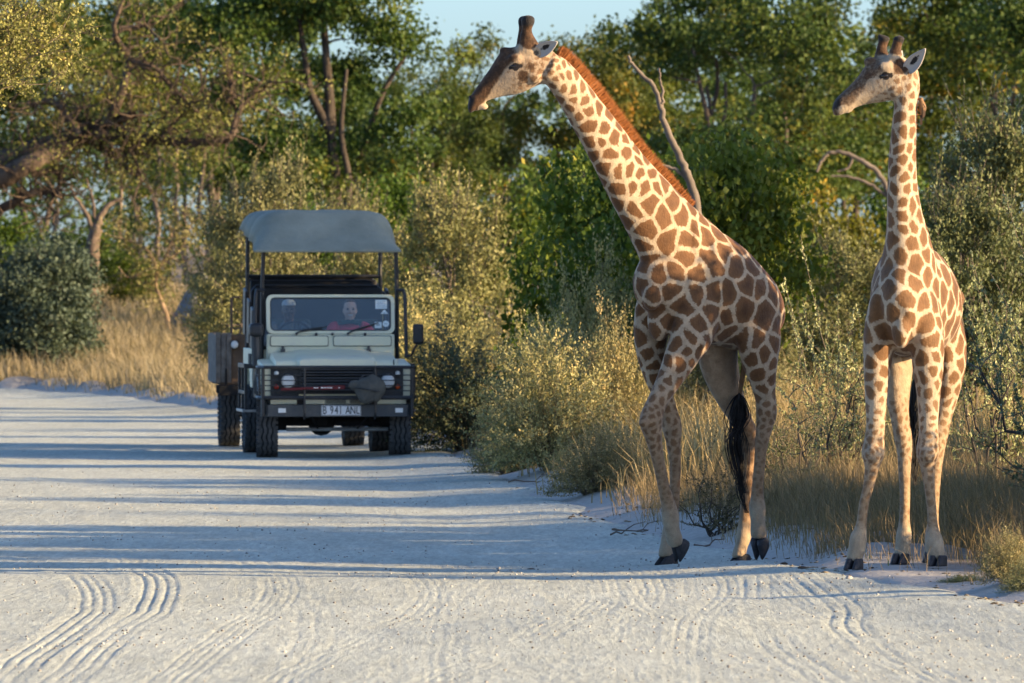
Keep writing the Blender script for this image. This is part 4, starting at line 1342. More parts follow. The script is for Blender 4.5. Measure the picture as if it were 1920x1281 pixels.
    for a in (R(90), R(210), R(330)):
        mb.tube([cw + np.array([0, -.03, -.02]), cw + .2 * (math.cos(a) * e1 + math.sin(a) * e2)], .012, 6)
    mb.tube([cw, cw + np.array([0, -.3, -.25])], .025, 8)
    A(mb, 'steering_wheel', 'vinyl_black', bev=0)
    for x in (-.40, .40):
        mb = MB(); mb.box((x, 2.02, .98), (.50, .50, .14)); mb.box((x, 2.30, 1.28), (.50, .11, .62), rx=R(-10)); A(mb, 'front_seat', 'vinyl_green', bev=.035, seg=3)
    mb = MB(); mb.box((0, 1.75, .82), (1.5, 1.25, .06)); A(mb, 'floor_pan', 'chassis_dark')
    # rear tub with tiered benches
    mb = MB()
    for s in (-1, 1):
        mb.prism([(2.45, .78), (2.45, 1.24), (4.25, 1.24), (4.25, .78), (3.95, .78), (3.86, .95), (3.7, 1.0), (3.15, 1.0), (3.0, .95), (2.9, .78)], s * .80 - .03, s * .80 + .03, 'x')
    mb.box((0, 4.25, 1.0), (1.6, .05, .46)); mb.box((0, 3.35, .86), (1.56, 1.75, .05)); mb.box((0, 2.47, 1.0), (1.56, .05, .46))
    A(mb, 'rear_tub', 'cream_paint', bev=.012)
    for s in (-1, 1):
        mb = MB(); mb.box((s * .835, 2.85, 1.10), (.012, .5, .16)); A(mb, 'tub_window', 'chassis_dark', bev=.02)
        mb = MB(); mb.prism([(1.14, .66), (1.14, 1.10), (2.43, 1.10), (2.43, .66)], s * .80 - .02, s * .80 + .02, 'x'); A(mb, 'side_door', 'black_metal', bev=.02)
    for y, zs, zt in ((2.95, 1.28, 1.94), (3.85, 1.45, 2.03)):
        mb = MB()
        mb.box((0, y - .05, zs), (1.50, .46, .12)); mb.box((0, y + .22, (zs + zt) / 2 + .02), (1.52, .09, zt - zs), rx=R(-8))
        bn = A(mb, 'bench_seat', 'vinyl_black', bev=.03, seg=3)
        mb = MB(); q = y + .27
        mb.tube([(-.79, q, zs - .1), (-.79, q + .03, zt - .03), (-.74, q + .04, zt + .035), (.70, q + .04, zt + .035), (.79, q + .03, zt - .06), (.79, q, zs - .1)], .018, 8)
        A(mb, 'bench_rail', 'black_metal', bn, bev=0)
    # roll frame
    for s in (-1, 1):
        mb = MB(); mb.tube([(s * .79, 1.28, 1.10), (s * .785, 1.26, 2.0), (s * .77, 1.22, 2.43)], .024, 8); A(mb, 'canopy_post', 'black_metal', bev=0)
        mb = MB(); mb.tube([(s * .80, 4.0, 1.22), (s * .79, 4.0, 2.67)], .024, 8); A(mb, 'canopy_post', 'black_metal', bev=0)
        mb = MB(); mb.tube([(s * .77, 1.22, 2.40), (s * .77, 1.8, 2.50), (s * .78, 4.0, 2.66)], .02, 8); A(mb, 'canopy_rail', 'black_metal', bev=0)
        mb = MB(); mb.tube([(s * .76, 1.16, 1.93), (s * .855, 1.16, 1.93), (s * .872, 1.14, 1.86), (s * .885, 1.08, 1.15)], .021, 8); A(mb, 'grab_rail', 'black_metal', bev=0)
        for y, z0, z1 in ((2.1, 1.25, 1.70), (2.75, 1.30, 1.80), (3.5, 1.4, 1.92)):
            mb = MB(); mb.prism([(y, z0), (y - .08, z1), (y + .32, z1 + .04), (y + .42, z0)], s * .84 - .018, s * .84 + .018, 'x'); A(mb, 'side_guard', 'black_metal', bev=.015)
    mb = MB(); mb.tube([(-.80, 4.0, 2.09), (.80, 4.0, 2.09)], .022, 8); A(mb, 'cross_bar', 'black_metal', bev=0)
    # canvas canopy
    nyy, nxx = 48, 41
    V = []
    rg = np.random.default_rng(2)
    for i in range(nyy):
        t = i / (nyy - 1); y = 1.05 + 3.15 * t
        for j in range(nxx):
            u = j / (nxx - 1) * 2 - 1
            zc = np.interp(y, [1.05, 1.10, 1.3, 1.68, 1.74, 2.6, 4.0, 4.2], [2.385, 2.41, 2.55, 2.845, 2.87, 2.855, 2.875, 2.83])
            zs = np.interp(y, [1.05, 1.12, 1.3, 1.8, 4.0, 4.2], [2.38, 2.40, 2.43, 2.50, 2.665, 2.66])
            k = abs(u) ** np.interp(y, [1.05, 1.5, 2, 4.2], [8, 6, 10, 12])
            z = zc * (1 - k) + zs * k
            sag = .010 * math.sin(y * 5.2) * (1 - abs(u) ** 4) + .005 * math.sin(u * 9 + y * 3) * float(sstep(1.1, 1.5, y)) + .012 * (float(vnoise(np.array(u * 3.2), np.array(y * 3), 77)) - .5) * float(sstep(1.05, 1.3, y))
            V.append((u * (.85 + .012 * math.sin(y * 7)) - .04, y + .03 * (1 - u * u) * (0 if y > 1.2 else -1), z + sag))
    F = [(i * nxx + j, i * nxx + j + 1, (i + 1) * nxx + j + 1, (i + 1) * nxx + j) for i in range(nyy - 1) for j in range(nxx - 1)]
    mb = MB(); mb.add(V, F); o = mb.build('canopy', 'canvas', root, smooth=True)
    md = o.modifiers.new('t', 'SOLIDIFY'); md.thickness = .008
    hb = MB(); hb.tube([(-.88, 1.03, 2.385), (.80, 1.03, 2.385)], .016, 8); hb.build('hem', 'canvas', o)
    # bumper, plate, bull bar
    mb = MB(); mb.prism([(-.875, -.02), (-.875, .10), (.875, .10), (.875, -.02), (.80, -.075), (-.80, -.075)], .475, .615, 'z'); A(mb, 'bumper', 'bumper_grey', bev=.008)
    mb = MB()
    for x0, x1 in ((-.77, -.14), (.46, .80)): mb.box(((x0 + x1) / 2, .03, .655), (x1 - x0, .05, .072))
    mb.box((.15, .045, .655), (.62, .03, .072))
    A(mb, 'valance', 'cream_paint')
    for x in (-.01, .26):
        mb = MB()
        for i in range(15): mb.box((x - .105 + i * .015, .026, .655), (.006, .014, .05))
        A(mb, 'valance_grille', 'bumper_grey', bev=0)
    mb = MB(); mb.prism(rrect(-.19, .27, .487, .607, .008), -.092, -.080, 'y'); pl = A(mb, 'number_plate', 'plate_white', bev=.002)
    for ch, cx in zip('B941ANL', (-.150, -.068, -.014, .034, .118, .176, .232)):
        me = text_mesh(ch, .118, 'plate_letter')
        o = link('plate_letter', me, 'letter_black', pl, (cx, -.0935, .546)); o.rotation_euler = (R(90), 0, 0); o.scale = (.74, 1.08, 1)
    mb = MB(); ring_prism(mb, rrect(-.186, .266, .491, .603, .006), rrect(-.181, .261, .496, .598, .005), -.0935, -.0915); A(mb, 'plate_border', 'letter_black', pl, bev=0)
    for x in (-.64, .71):
        mb = MB(); mb.box((x, -.082, .548), (.088, .01, .052)); A(mb, 'reflector', 'letter_white', bev=.003)
    bb = MB()
    wrap = lambda z, r, x=.895: bb.tube([(-x, .45, z), (-x, .05, z), (-x + .05, -.10, z), (-.4, -.135, z), (.4, -.135, z), (x - .05, -.10, z), (x, .05, z), (x, .45, z)], r, 7)
    wrap(1.045, .021); wrap(.695, .024)
    for s in (-1, 1):
        bb.tube([(s * .86, -.06, .48), (s * .86, -.08, 1.04)], .022, 8); bb.tube([(s * .895, .42, .69), (s * .895, .42, 1.05)], .018, 8)
        bb.tube([(s * .895, .05, .69), (s * .895, .05, 1.05)], .014, 8)
    bb.box((-.86, .0, .62), (.03, .2, .22)); bb.box((.86, .0, .62), (.03, .2, .22))
    bar = A(bb, 'bull_bar', 'black_metal', bev=0)
    for x in (-.385, .43):
        mb = MB(); mb.tube([(x, -.10, .45), (x, -.15, .52), (x, -.14, 1.05)], .013, 8); A(mb, 'upright', 'black_metal', bar, bev=0)
    for z in (.775, .835, .895, .955):
        bb = MB(); wrap(z, .0065); A(bb, 'crossbar', 'black_metal', bar, bev=0)
    # raised air intake, mirrors
    mb = MB(); mb.tube([(-.87, 1.00, 1.05), (-.875, 1.02, 1.40)], .055, 10); A(mb, 'air_intake_pipe', 'black_metal', bev=0)
    mb = MB(); mb.box((-.875, 1.0, 1.47), (.165, .20, .155)); A(mb, 'air_intake_head', 'black_metal', bev=.045, seg=3)
    mb = MB(); mb.tube([(.89, 1.08, 1.16), (.94, 1.05, 1.17), (.97, 1.02, 1.24), (1.0, 1.0, 1.30)], .014, 8); ar = A(mb, 'mirror_arm', 'black_metal', bev=0)
    mb = MB(); mb.box((1.015, 1.0, 1.42), (.125, .07, .235)); A(mb, 'mirror_housing', 'black_metal', ar, bev=.03, seg=3)
    # side steps
    for s in (-1, 1):
        mb = MB(); x = s * .98
        for y in (1.25, 1.85, 2.45):
            mb.box((x, y, .78), (.03, .045, .56)); mb.box((s * .89, y, 1.04), (.2, .045, .04)); mb.box((s * .89, y, .53), (.2, .045, .04))
        mb.box((x, 1.85, 1.05), (.04, 1.25, .05)); mb.box((x, 1.85, .74), (.03, 1.25, .04))
        mb.box((s * .93, 2.15, .90), (.012, .6, .28))
        sp = A(mb, 'side_step_frame', 'black_metal', bev=.004)
        mb = MB(); mb.box((s * .92, 1.85, .525), (.20, 1.25, .03)); A(mb, 'step_tread', 'steel_rod', sp, bev=.004)
    mb = MB(); mb.tube([(-.47, 4.30, .50), (.0, 4.30, .50), (0, 5.0, .50)], .03, 8); A(mb, 'tow_hitch', 'chassis_dark', bev=0)
    tag(root, 'cream open-sided safari vehicle with a grey canvas roof stopped on the sand road', 'safari vehicle')
    M = Matrix.Translation(root.location) @ Matrix.Rotation(R(5), 4, 'Z')
    loc = lambda p: tuple(M @ Vector(p))
    # ---- things carried on the bull bar
    jr = empty('farm_jack', loc((-.30, -.165, .805)), R(5))
    mb = MB(); mb.box((0, 0, 0), (.72, .022, .030), ry=R(-2)); mb.build('jack_bar', 'jack_red', jr, .003)
    mb = MB(); mb.box((.24, -.006, .008), (.28, .035, .046), ry=R(-2)); jb = mb.build('jack_mechanism', 'jack_red', jr, .005)
    for x, wd in ((.03, .022), (.06, .018), (.115, .03), (.15, .026), (.18, .02), (.215, .035), (.31, .018)):
        mb = MB(); mb.box((x, -.0255 if x > .1 else -.014, .006), (wd, .003, .011)); mb.build('worn_letter', 'letter_white', jb)
    tag(jr, 'red steel jack strapped across the grille bars with worn white lettering', 'jack')
    bs = Beast()
    z0 = (.1, .1, 0, 0)
    bs.blob((.0, 0, 0), .15, z0, (1.05, .55, 1.0)); bs.blob((.10, -.01, .02), .11, z0, (1, .6, 1.15)); bs.blob((-.02, -.02, -.08), .10, z0, (1, .6, .9)); bs.blob((-.14, 0, .05), .07, z0, (1.3, .5, .9)); bs.blob((.09, -.01, -.06), .09, z0, (.8, .6, 1)); bs.blob((.05, 0, .12), .06, z0, (1.2, .6, .9))
    tmp = bs.mb.build('tmp', None)
    rm = tmp.modifiers.new('r', 'REMESH'); rm.mode = 'VOXEL'; rm.voxel_size = .014
    tmp.modifiers.new('s', 'SMOOTH').iterations = 3
    me = bpy.data.meshes.new_from_object(tmp.evaluated_get(bpy.context.evaluated_depsgraph_get())); bpy.data.objects.remove(tmp)
    me.polygons.foreach_set('use_smooth', np.ones(len(me.polygons), bool)); me.materials.clear()
    br = empty('canvas_bag', loc((.34, -.235, .79)), R(5))
    link('bag_body', me, 'bag_cloth', br)
    mb = MB(); mb.tube([(-.12, .02, .08), (-.05, .08, .16), (.05, .09, .17), (.1, .03, .12)], .012, 6); mb.tube([(-.16, -.035, .02), (-.05, -.095, .01), (.10, -.085, -.02), (.18, -.02, -.03)], .007, 6); mb.build('strap', 'black_metal', br)
    tag(br, 'dark grey canvas bag hung on the front bars beside the right headlamp', 'bag')
    return root, loc


veh, VL = safari_vehicle()


def trailer():
    d0 = 117.6
    root = empty('trailer', ((551 - 960) * d0 / FPX, d0, 0.0), R(4.5))
    A = lambda mb, name, mat, par=root, bev=0.006, **k: mb.build(name, mat, par, bev, **k)
    for s in (-1, 1):
        wheel(root, (s * .765, .62, .405), hubside=s)
    mb = MB(); mb.tube([(-.7, .62, .405), (.7, .62, .405)], .045, 8); A(mb, 'axle', 'chassis_dark')
    mb = MB()
    for s in (-1, 1): mb.box((s * .5, .6, .70), (.08, 2.2, .12))
    mb.box((0, -.55, .70), (1.9, .1, .12)); mb.tube([(0, -.5, .68), (0, -2.1, .52)], .045, 8); mb.tube([(.5, -.5, .68), (0, -1.8, .53)], .035, 8); mb.tube([(-.5, -.5, .68), (0, -1.8, .53)], .035, 8)
    A(mb, 'chassis', 'chassis_dark')
    mb = MB(); mb.box((0, .6, .80), (1.86, 2.3, .06)); mb.box((0, -.52, 1.09), (1.86, .03, .56)); mb.box((0, 1.74, 1.09), (1.86, .03, .56))
    for s in (-1, 1): mb.box((s * .935, .6, 1.09), (.03, 2.3, .56))
    bx = A(mb, 'box', 'wood_brown')
    rg = np.random.default_rng(9)
    for i in range(8):
        x = -.955 + .0 + i * .066
        if i < 3:
            mb = MB(); mb.box((x, -.552, 1.10), (.060, .026, .585 + rg.uniform(-.02, .04)), ry=R(rg.uniform(-.4, .4))); A(mb, 'board', 'wood_weathered', bx, bev=.003)
    for i in range(16):
        y = -.47 + i * .14
        for s in (-1, 1):
            mb = MB(); mb.box((s * .962, y, 1.09), (.022, .13, .60 + rg.uniform(-.02, .02))); A(mb, 'board', 'wood_weathered', bx, bev=.003)
    for s in (-1, 1):
        mb = MB(); mb.prism([(-.30, .45), (-.30, .80), (1.5, .80), (1.5, .45), (1.35, .45), (1.2, .72), (.9, .86), (.35, .86), (.05, .72), (-.1, .45)], s * .80 - .14, s * .80 + .14, 'x')
        lamp(root, 'lamp', (s * .755, -.545, 1.26), .05, 'lamp_glass')
        mb = MB(); mb.box((s * .86, -.58, .86), (.035, .02, .22), taper=(.5, 1)); A(mb, 'bracket', 'chassis_dark')
        mb = MB(); mb.box((s * .86, -.56, .72), (.24, .04, .10)); A(mb, 'mud_flap', 'rubber')
    for x, z in ((-.79, 1.83), (.79, 1.83)):
        mb = MB(); mb.tube([(x, -.50, .8), (x, -.50, z), (x + (.10 if x < 0 else -.1), -.5, z + .01)], .016, 8); A(mb, 'post', 'wood_brown', bev=0)
    tag(root, 'two-wheeled wooden box trailer towed behind the safari vehicle', 'trailer')


trailer()

# ------------------------------------------------------------------ people
simple_mat('skin_fair', (0.64, 0.38, 0.28), 0.55, var=0.08, scale=20)
simple_mat('skin_brown', (0.085, 0.045, 0.028), 0.5, var=0.12, scale=20)
simple_mat('jacket_red', (0.66, 0.03, 0.055), 0.75, var=0.25, scale=12, bmp=0.3)
simple_mat('jacket_grey', (0.085, 0.095, 0.10), 0.85, var=0.25, scale=12, bmp=0.3)
simple_mat('scarf_green', (0.02, 0.07, 0.065), 0.85, var=0.25)
simple_mat('trousers_khaki', (0.20, 0.16, 0.10), 0.85, var=0.2)
simple_mat('hair_brown', (0.075, 0.035, 0.018), 0.6, var=0.4, scale=60, bmp=0.4)
simple_mat('cap_cloth', (0.34, 0.35, 0.36), 0.8, var=0.15)
simple_mat('lips_brown', (0.07, 0.03, 0.022), 0.5)
simple_mat('teeth_white', (0.70, 0.66, 0.60), 0.4)


def remesh(mb, vox, it=3):
    tmp = mb.build('tmp', None)
    rm = tmp.modifiers.new('r', 'REMESH'); rm.mode = 'VOXEL'; rm.voxel_size = vox
    sm = tmp.modifiers.new('s', 'SMOOTH'); sm.factor = .5; sm.iterations = it
    me = bpy.data.meshes.new_from_object(tmp.evaluated_get(bpy.context.evaluated_depsgraph_get())); bpy.data.objects.remove(tmp)
    me.polygons.foreach_set('use_smooth', np.ones(len(me.polygons), bool)); me.materials.clear()
    return me


def person(loc, skin, jacket, lab, hat=False, lean=0.0, hands=((-.16, -.42, .34), (.16, -.42, .34)), rz=0.0):
    """seated figure facing -y; origin on the seat under the hips"""
    root = empty('person', loc, R(5) + rz)
    z0 = (.1, .1, 0, 0)
    sh = np.array([lean, .02, .47])
    neck = np.array([lean * 1.15, -.005, .56]); hd = np.array([lean * 1.25, -.035, .695])
    bodyb = Beast(); jb = Beast(); tb = Beast()
    tors = [((0, .02, .06), .13, .17), ((lean * .3, .03, .18), .12, .155), ((lean * .7, .035, .32), .125, .175), (tuple(sh - [0, -.01, .05]), .105, .185), (tuple(sh + [0, 0, .03]), .07, .12), (tuple(neck), .055, .058)]
    for B, k in ((bodyb, .9), (jb, 1.07)):
        B.limb('t', [[*c, r1 * k, r2 * k, *z0] for c, r1, r2 in tors], (1, 0, 0))
    bodyb.limb('n', [[*neck, .056, .056, *z0], [*(neck + [0, -.01, .05]), .054, .054, *z0], [*(hd + [0, .02, -.05]), .06, .06, *z0]], (1, 0, 0))
    for i, s in enumerate((-1, 1)):
        s0 = sh + np.array([s * .185, 0, 0]); hnd = np.array(hands[i]); el = (s0 + hnd) / 2 + np.array([s * .09, .06, -.12])
        arm = [s0 - [s * .05, 0, -.01], s0, s0 * .5 + el * .5, el, el * .45 + hnd * .55, hnd]
        rr = [.06, .062, .052, .044, .038, .028]
        bodyb.limb('a%d' % s, [[*p, r, r, *z0] for p, r in zip(arm, rr)], (0, 0, 1))
        jb.limb('a%d' % s, [[*p, r * 1.25 + .006, r * 1.25 + .006, *z0] for p, r in zip(arm[:-1], rr)] + [[*(el * .1 + hnd * .9), .043, .043, *z0]], (0, 0, 1))
        dv = norm(hnd - el)
        bodyb.limb('p%d' % s, [[*hnd, .020, .036, *z0], [*(hnd + dv * .05), .018, .044, *z0], [*(hnd + dv * .09), .015, .042, *z0]], (1, 0, 0))
        for f in range(4):
            o = (f - 1.5) * .021
            a = hnd + dv * .085 + np.array([o, 0, 0]); ln = (.05, .058, .055, .042)[f]
            bodyb.limb('f%d%d' % (s, f), [[*a, .010, .010, *z0], [*(a + dv * ln * .5 + [0, -.004, -.004]), .0095, .0095, *z0], [*(a + dv * ln * .7 + [0, -.006, -.025]), .0085, .0085, *z0], [*(a + dv * ln * .5 + [0, .006, -.045]), .0075, .0075, *z0]], (1, 0, 0), 3)
        a = hnd + dv * .03 + np.array([-s * .034, 0, 0])
        bodyb.limb('th%d' % s, [[*a, .012, .012, *z0], [*(a + [-s * .018, 0, -.005] + dv * .025), .011, .011, *z0], [*(a + [-s * .022, 0, -.02] + dv * .05), .009, .009, *z0]], (1, 0, 0), 3)
        hp = np.array([s * .09, 0, .06]); kn = np.array([s * .15, -.44, .10]); an = np.array([s * .15, -.50, -.30])
        for B, k in ((bodyb, .9), (tb, 1.05)):
            B.limb('l%d' % s, [[*hp, .09 * k, .085 * k, *z0], [*(hp * .5 + kn * .5), .078 * k, .075 * k, *z0], [*kn, .06 * k, .06 * k, *z0], [*(kn * .5 + an * .5), .052 * k, .05 * k, *z0], [*an, .038 * k, .038 * k, *z0]], (1, 0, 0))
    tb.blob((0, .02, .07), .15, z0, (1.1, .85, .7))
    # head
    bodyb.limb('h', [[*(hd + [0, -.01, -.115]), .035, .035, *z0], [*(hd + [0, -.008, -.085]), .075, .056, *z0], [*(hd + [0, 0, -.03]), .094, .070, *z0], [*(hd + [0, .008, .03]), .100, .075, *z0], [*(hd + [0, .014, .08]), .085, .066, *z0], [*(hd + [0, .016, .112]), .04, .035, *z0]], (1, 0, 0), 6)
    bodyb.limb('nose', [[*(hd + [0, -.088, .012]), .010, .010, *z0], [*(hd + [0, -.106, -.018]), .013, .013, *z0], [*(hd + [0, -.098, -.030]), .010, .017, *z0]], (1, 0, 0))
    bodyb.blob(hd + [0, -.066, -.098], .026, None, (1.2, .8, .8))
    for s in (-1, 1):
        bodyb.blob(hd + [s * .076, .012, -.012], .026, None, (.4, .8, 1.15))
        bodyb.blob(hd + [s * .036, -.074, -.030], .026, None, (1.0, .7, .8))
        bodyb.blob(hd + [s * .032, -.086, .034], .018, None, (1.5, .6, .5))
    link('body', remesh(bodyb.mb, .0075, 4), skin, root)
    link('jacket', remesh(jb.mb, .014, 2), jacket, root)
    link('trousers', remesh(tb.mb, .014, 2), 'trousers_khaki', root)
    for s in (-1, 1):
        mb = MB(); uv_ball(mb, hd + [s * .032, -.083, .013], .0125); mb.build('eye', 'eye_dark', root, smooth=True)
    mb = MB(); mb.tube([hd + [-.026, -.088, -.052], hd + [-.012, -.097, -.058], hd + [.012, -.097, -.058], hd + [.026, -.088, -.052]], [.003, .006, .006, .003], 6); mb.build('mouth', 'lips_brown' if hat else 'teeth_white', root)
    hb = Beast()
    if hat:
        hb.limb('c', [[*(hd + [0, .012, .052]), .108, .086, *z0], [*(hd + [0, .014, .085]), .100, .080, *z0], [*(hd + [0, .016, .115]), .07, .06, *z0], [*(hd + [0, .018, .128]), .02, .02, *z0]], (1, 0, 0))
        hb.blob(hd + [0, -.125, .060], .06, None, (1.15, .85, .16))
        link('cap', remesh(hb.mb, .009, 2), 'cap_cloth', root)
    else:
        hb.limb('c', [[*(hd + [0, .055, -.06]), .055, .062, *z0], [*(hd + [0, .048, .0]), .078, .080, *z0], [*(hd + [0, .034, .06]), .092, .082, *z0], [*(hd + [0, .022, .10]), .084, .066, *z0], [*(hd + [0, .022, .126]), .04, .035, *z0]], (1, 0, 0))
        link('hair', remesh(hb.mb, .009, 2), 'hair_brown', root)
        sb = MB(); th = np.linspace(0, 2 * np.pi, 17)
        sb.tube([neck + [.085 * math.cos(a), -.005 + .075 * math.sin(a), -.015 - .015 * math.sin(a)] for a in th], .028, 8, caps=False); sb.build('scarf', 'scarf_green', root, smooth=True)
    tag(root, lab, 'person')
    return root


person(VL((-.43, 2.02, 1.0)), 'skin_brown', 'jacket_grey', 'driver in a pale cap and dark jacket behind the steering wheel', True, hands=((-.13, -.36, .40), (.19, -.36, .40)))
person(VL((.265, 2.02, 1.0)), 'skin_fair', 'jacket_red', 'smiling passenger in a red jacket in the front seat', False, lean=.02, hands=((-.12, -.40, .2), (.36, -.34, .37)))
# ================================================================== plant builders
def leaf_mat(name, stops, trans=0.25, rough=0.6, spec=0.25):
    """stops over the per-leaf 'tint' value; object colour shifts a whole plant"""
    m = bpy.data.materials.new(name); m.use_nodes = True; MATS[name] = m
    nt = m.node_tree; nt.nodes.clear()
    out = N(nt, 'ShaderNodeOutputMaterial')
    oi = N(nt, 'ShaderNodeObjectInfo')
    c = ramp(nt, attr(nt, 'tint'), stops)
    c = mixc(nt, 1.0, c, oi.outputs['Color'], 'MULTIPLY')
    pb = N(nt, 'ShaderNodeBsdfPrincipled')
    pb.inputs['Roughness'].default_value = rough
    pb.inputs['Specular IOR Level'].default_value = spec
    nt.links.new(c, pb.inputs['Base Color'])
    tl = N(nt, 'ShaderNodeBsdfTranslucent')
    nt.links.new(mixc(nt, 1.0, c, (1.25, 1.2, 0.55), 'MULTIPLY'), tl.inputs['Color'])
    mx = N(nt, 'ShaderNodeMixShader'); mx.inputs[0].default_value = trans
    nt.links.new(pb.outputs[0], mx.inputs[1]); nt.links.new(tl.outputs[0], mx.inputs[2])
    nt.links.new(mx.outputs[0], out.inputs[0])
    return m


leaf_mat('leaf_green', [(0.0, (0.022, 0.046, 0.014)), (0.45, (0.058, 0.092, 0.020)), (0.75, (0.115, 0.135, 0.028)), (0.93, (0.22, 0.165, 0.030)), (1.0, (0.26, 0.13, 0.03))], 0.30)
leaf_mat('leaf_bright', [(0.0, (0.040, 0.075, 0.014)), (0.5, (0.095, 0.140, 0.022)), (0.9, (0.17, 0.20, 0.035)), (1.0, (0.30, 0.24, 0.03))], 0.35)
leaf_mat('leaf_olive', [(0.0, (0.070, 0.080, 0.036)), (0.5, (0.155, 0.160, 0.066)), (0.85, (0.245, 0.235, 0.100)), (1.0, (0.32, 0.28, 0.13))], 0.16)
leaf_mat('leaf_grey', [(0.0, (0.080, 0.100, 0.068)), (0.5, (0.165, 0.180, 0.108)), (0.85, (0.265, 0.265, 0.150)), (1.0, (0.36, 0.32, 0.19))], 0.16)
leaf_mat('leaf_thorn', [(0.0, (0.10, 0.115, 0.065)), (0.6, (0.20, 0.21, 0.115)), (1.0, (0.33, 0.31, 0.19))], 0.2)
leaf_mat('straw', [(0.0, (0.16, 0.132, 0.085)), (0.5, (0.30, 0.245, 0.155)), (0.85, (0.42, 0.355, 0.235)), (1.0, (0.50, 0.43, 0.30))], 0.25, 0.8, 0.1)
leaf_mat('straw_grey', [(0.0, (0.10, 0.095, 0.065)), (0.5, (0.20, 0.175, 0.115)), (0.85, (0.31, 0.265, 0.175)), (1.0, (0.40, 0.35, 0.24))], 0.22, 0.8, 0.1)
m, nt, b = new_mat('bark')
oc = objcoord(nt, (1, 1, 0.3))
f = noise(nt, 9, 5, 0.7, oc)
nt.links.new(mixc(nt, 1.0, ramp(nt, f, [(0.3, (0.055, 0.043, 0.034)), (0.7, (0.19, 0.155, 0.125))]), N(nt, 'ShaderNodeObjectInfo').outputs['Color'], 'MULTIPLY'), b.inputs['Base Color'])
b.inputs['Roughness'].default_value = 0.9
bump(nt, f, 0.8, 0.05, b)
simple_mat('twig', (0.16, 0.125, 0.085), 0.85, var=0.4, scale=5)
simple_mat('twig_dark', (0.060, 0.048, 0.040), 0.85, var=0.4, scale=5)
simple_mat('deadwood', (0.15, 0.12, 0.095), 0.85, var=0.3, scale=4, bmp=0.4)


def rand_dirs(rg, n):
    v = rg.normal(0, 1, (n, 3))
    return v / np.linalg.norm(v, axis=1, keepdims=True)


def leaf_quads(C, A, S, rg, wid=0.30, tint=None):
    """rhombic leaves: positions, axes, sizes"""
    n = len(C)
    A = A / (np.linalg.norm(A, axis=1, keepdims=True) + 1e-9)
    B = np.cross(A, rand_dirs(rg, n)); B /= np.linalg.norm(B, axis=1, keepdims=True) + 1e-9
    S = np.broadcast_to(np.asarray(S, float), (n,))[:, None]
    V = np.stack([C, C + A * S * .5 + B * S * wid, C + A * S, C + A * S * .5 - B * S * wid], 1).reshape(-1, 3)
    Q = np.arange(n * 4).reshape(n, 4)
    T = np.repeat(np.clip(tint if tint is not None else rg.uniform(0, 1, n), 0, 1), 4)
    return V, Q, T


class Wood:
    """collects tapered tubes as one mesh"""
    def __init__(s): s.V = []; s.Q = []; s.n = 0

    def tube(s, pts, r, k=5):
        pts = np.asarray(pts, float); r = np.broadcast_to(np.asarray(r, float), (len(pts),))
        V, F, c = tube_np(pts, r, k)
        s.V.append(V); s.Q.append(F + s.n); s.n += len(V)

    def mesh(s, name):
        return mesh_np(name, np.concatenate(s.V), np.concatenate(s.Q), smooth=True)


def wander(rg, a, b, n, amp):
    """crooked line from a to b"""
    t = np.linspace(0, 1, n)[:, None]
    p = a * (1 - t) + b * t
    off = np.cumsum(rg.normal(0, 1, (n, 3)), axis=0)
    off -= off[:1] * (1 - t) + off[-1:] * t
    return p + off * amp * np.linalg.norm(b - a) / math.sqrt(n)


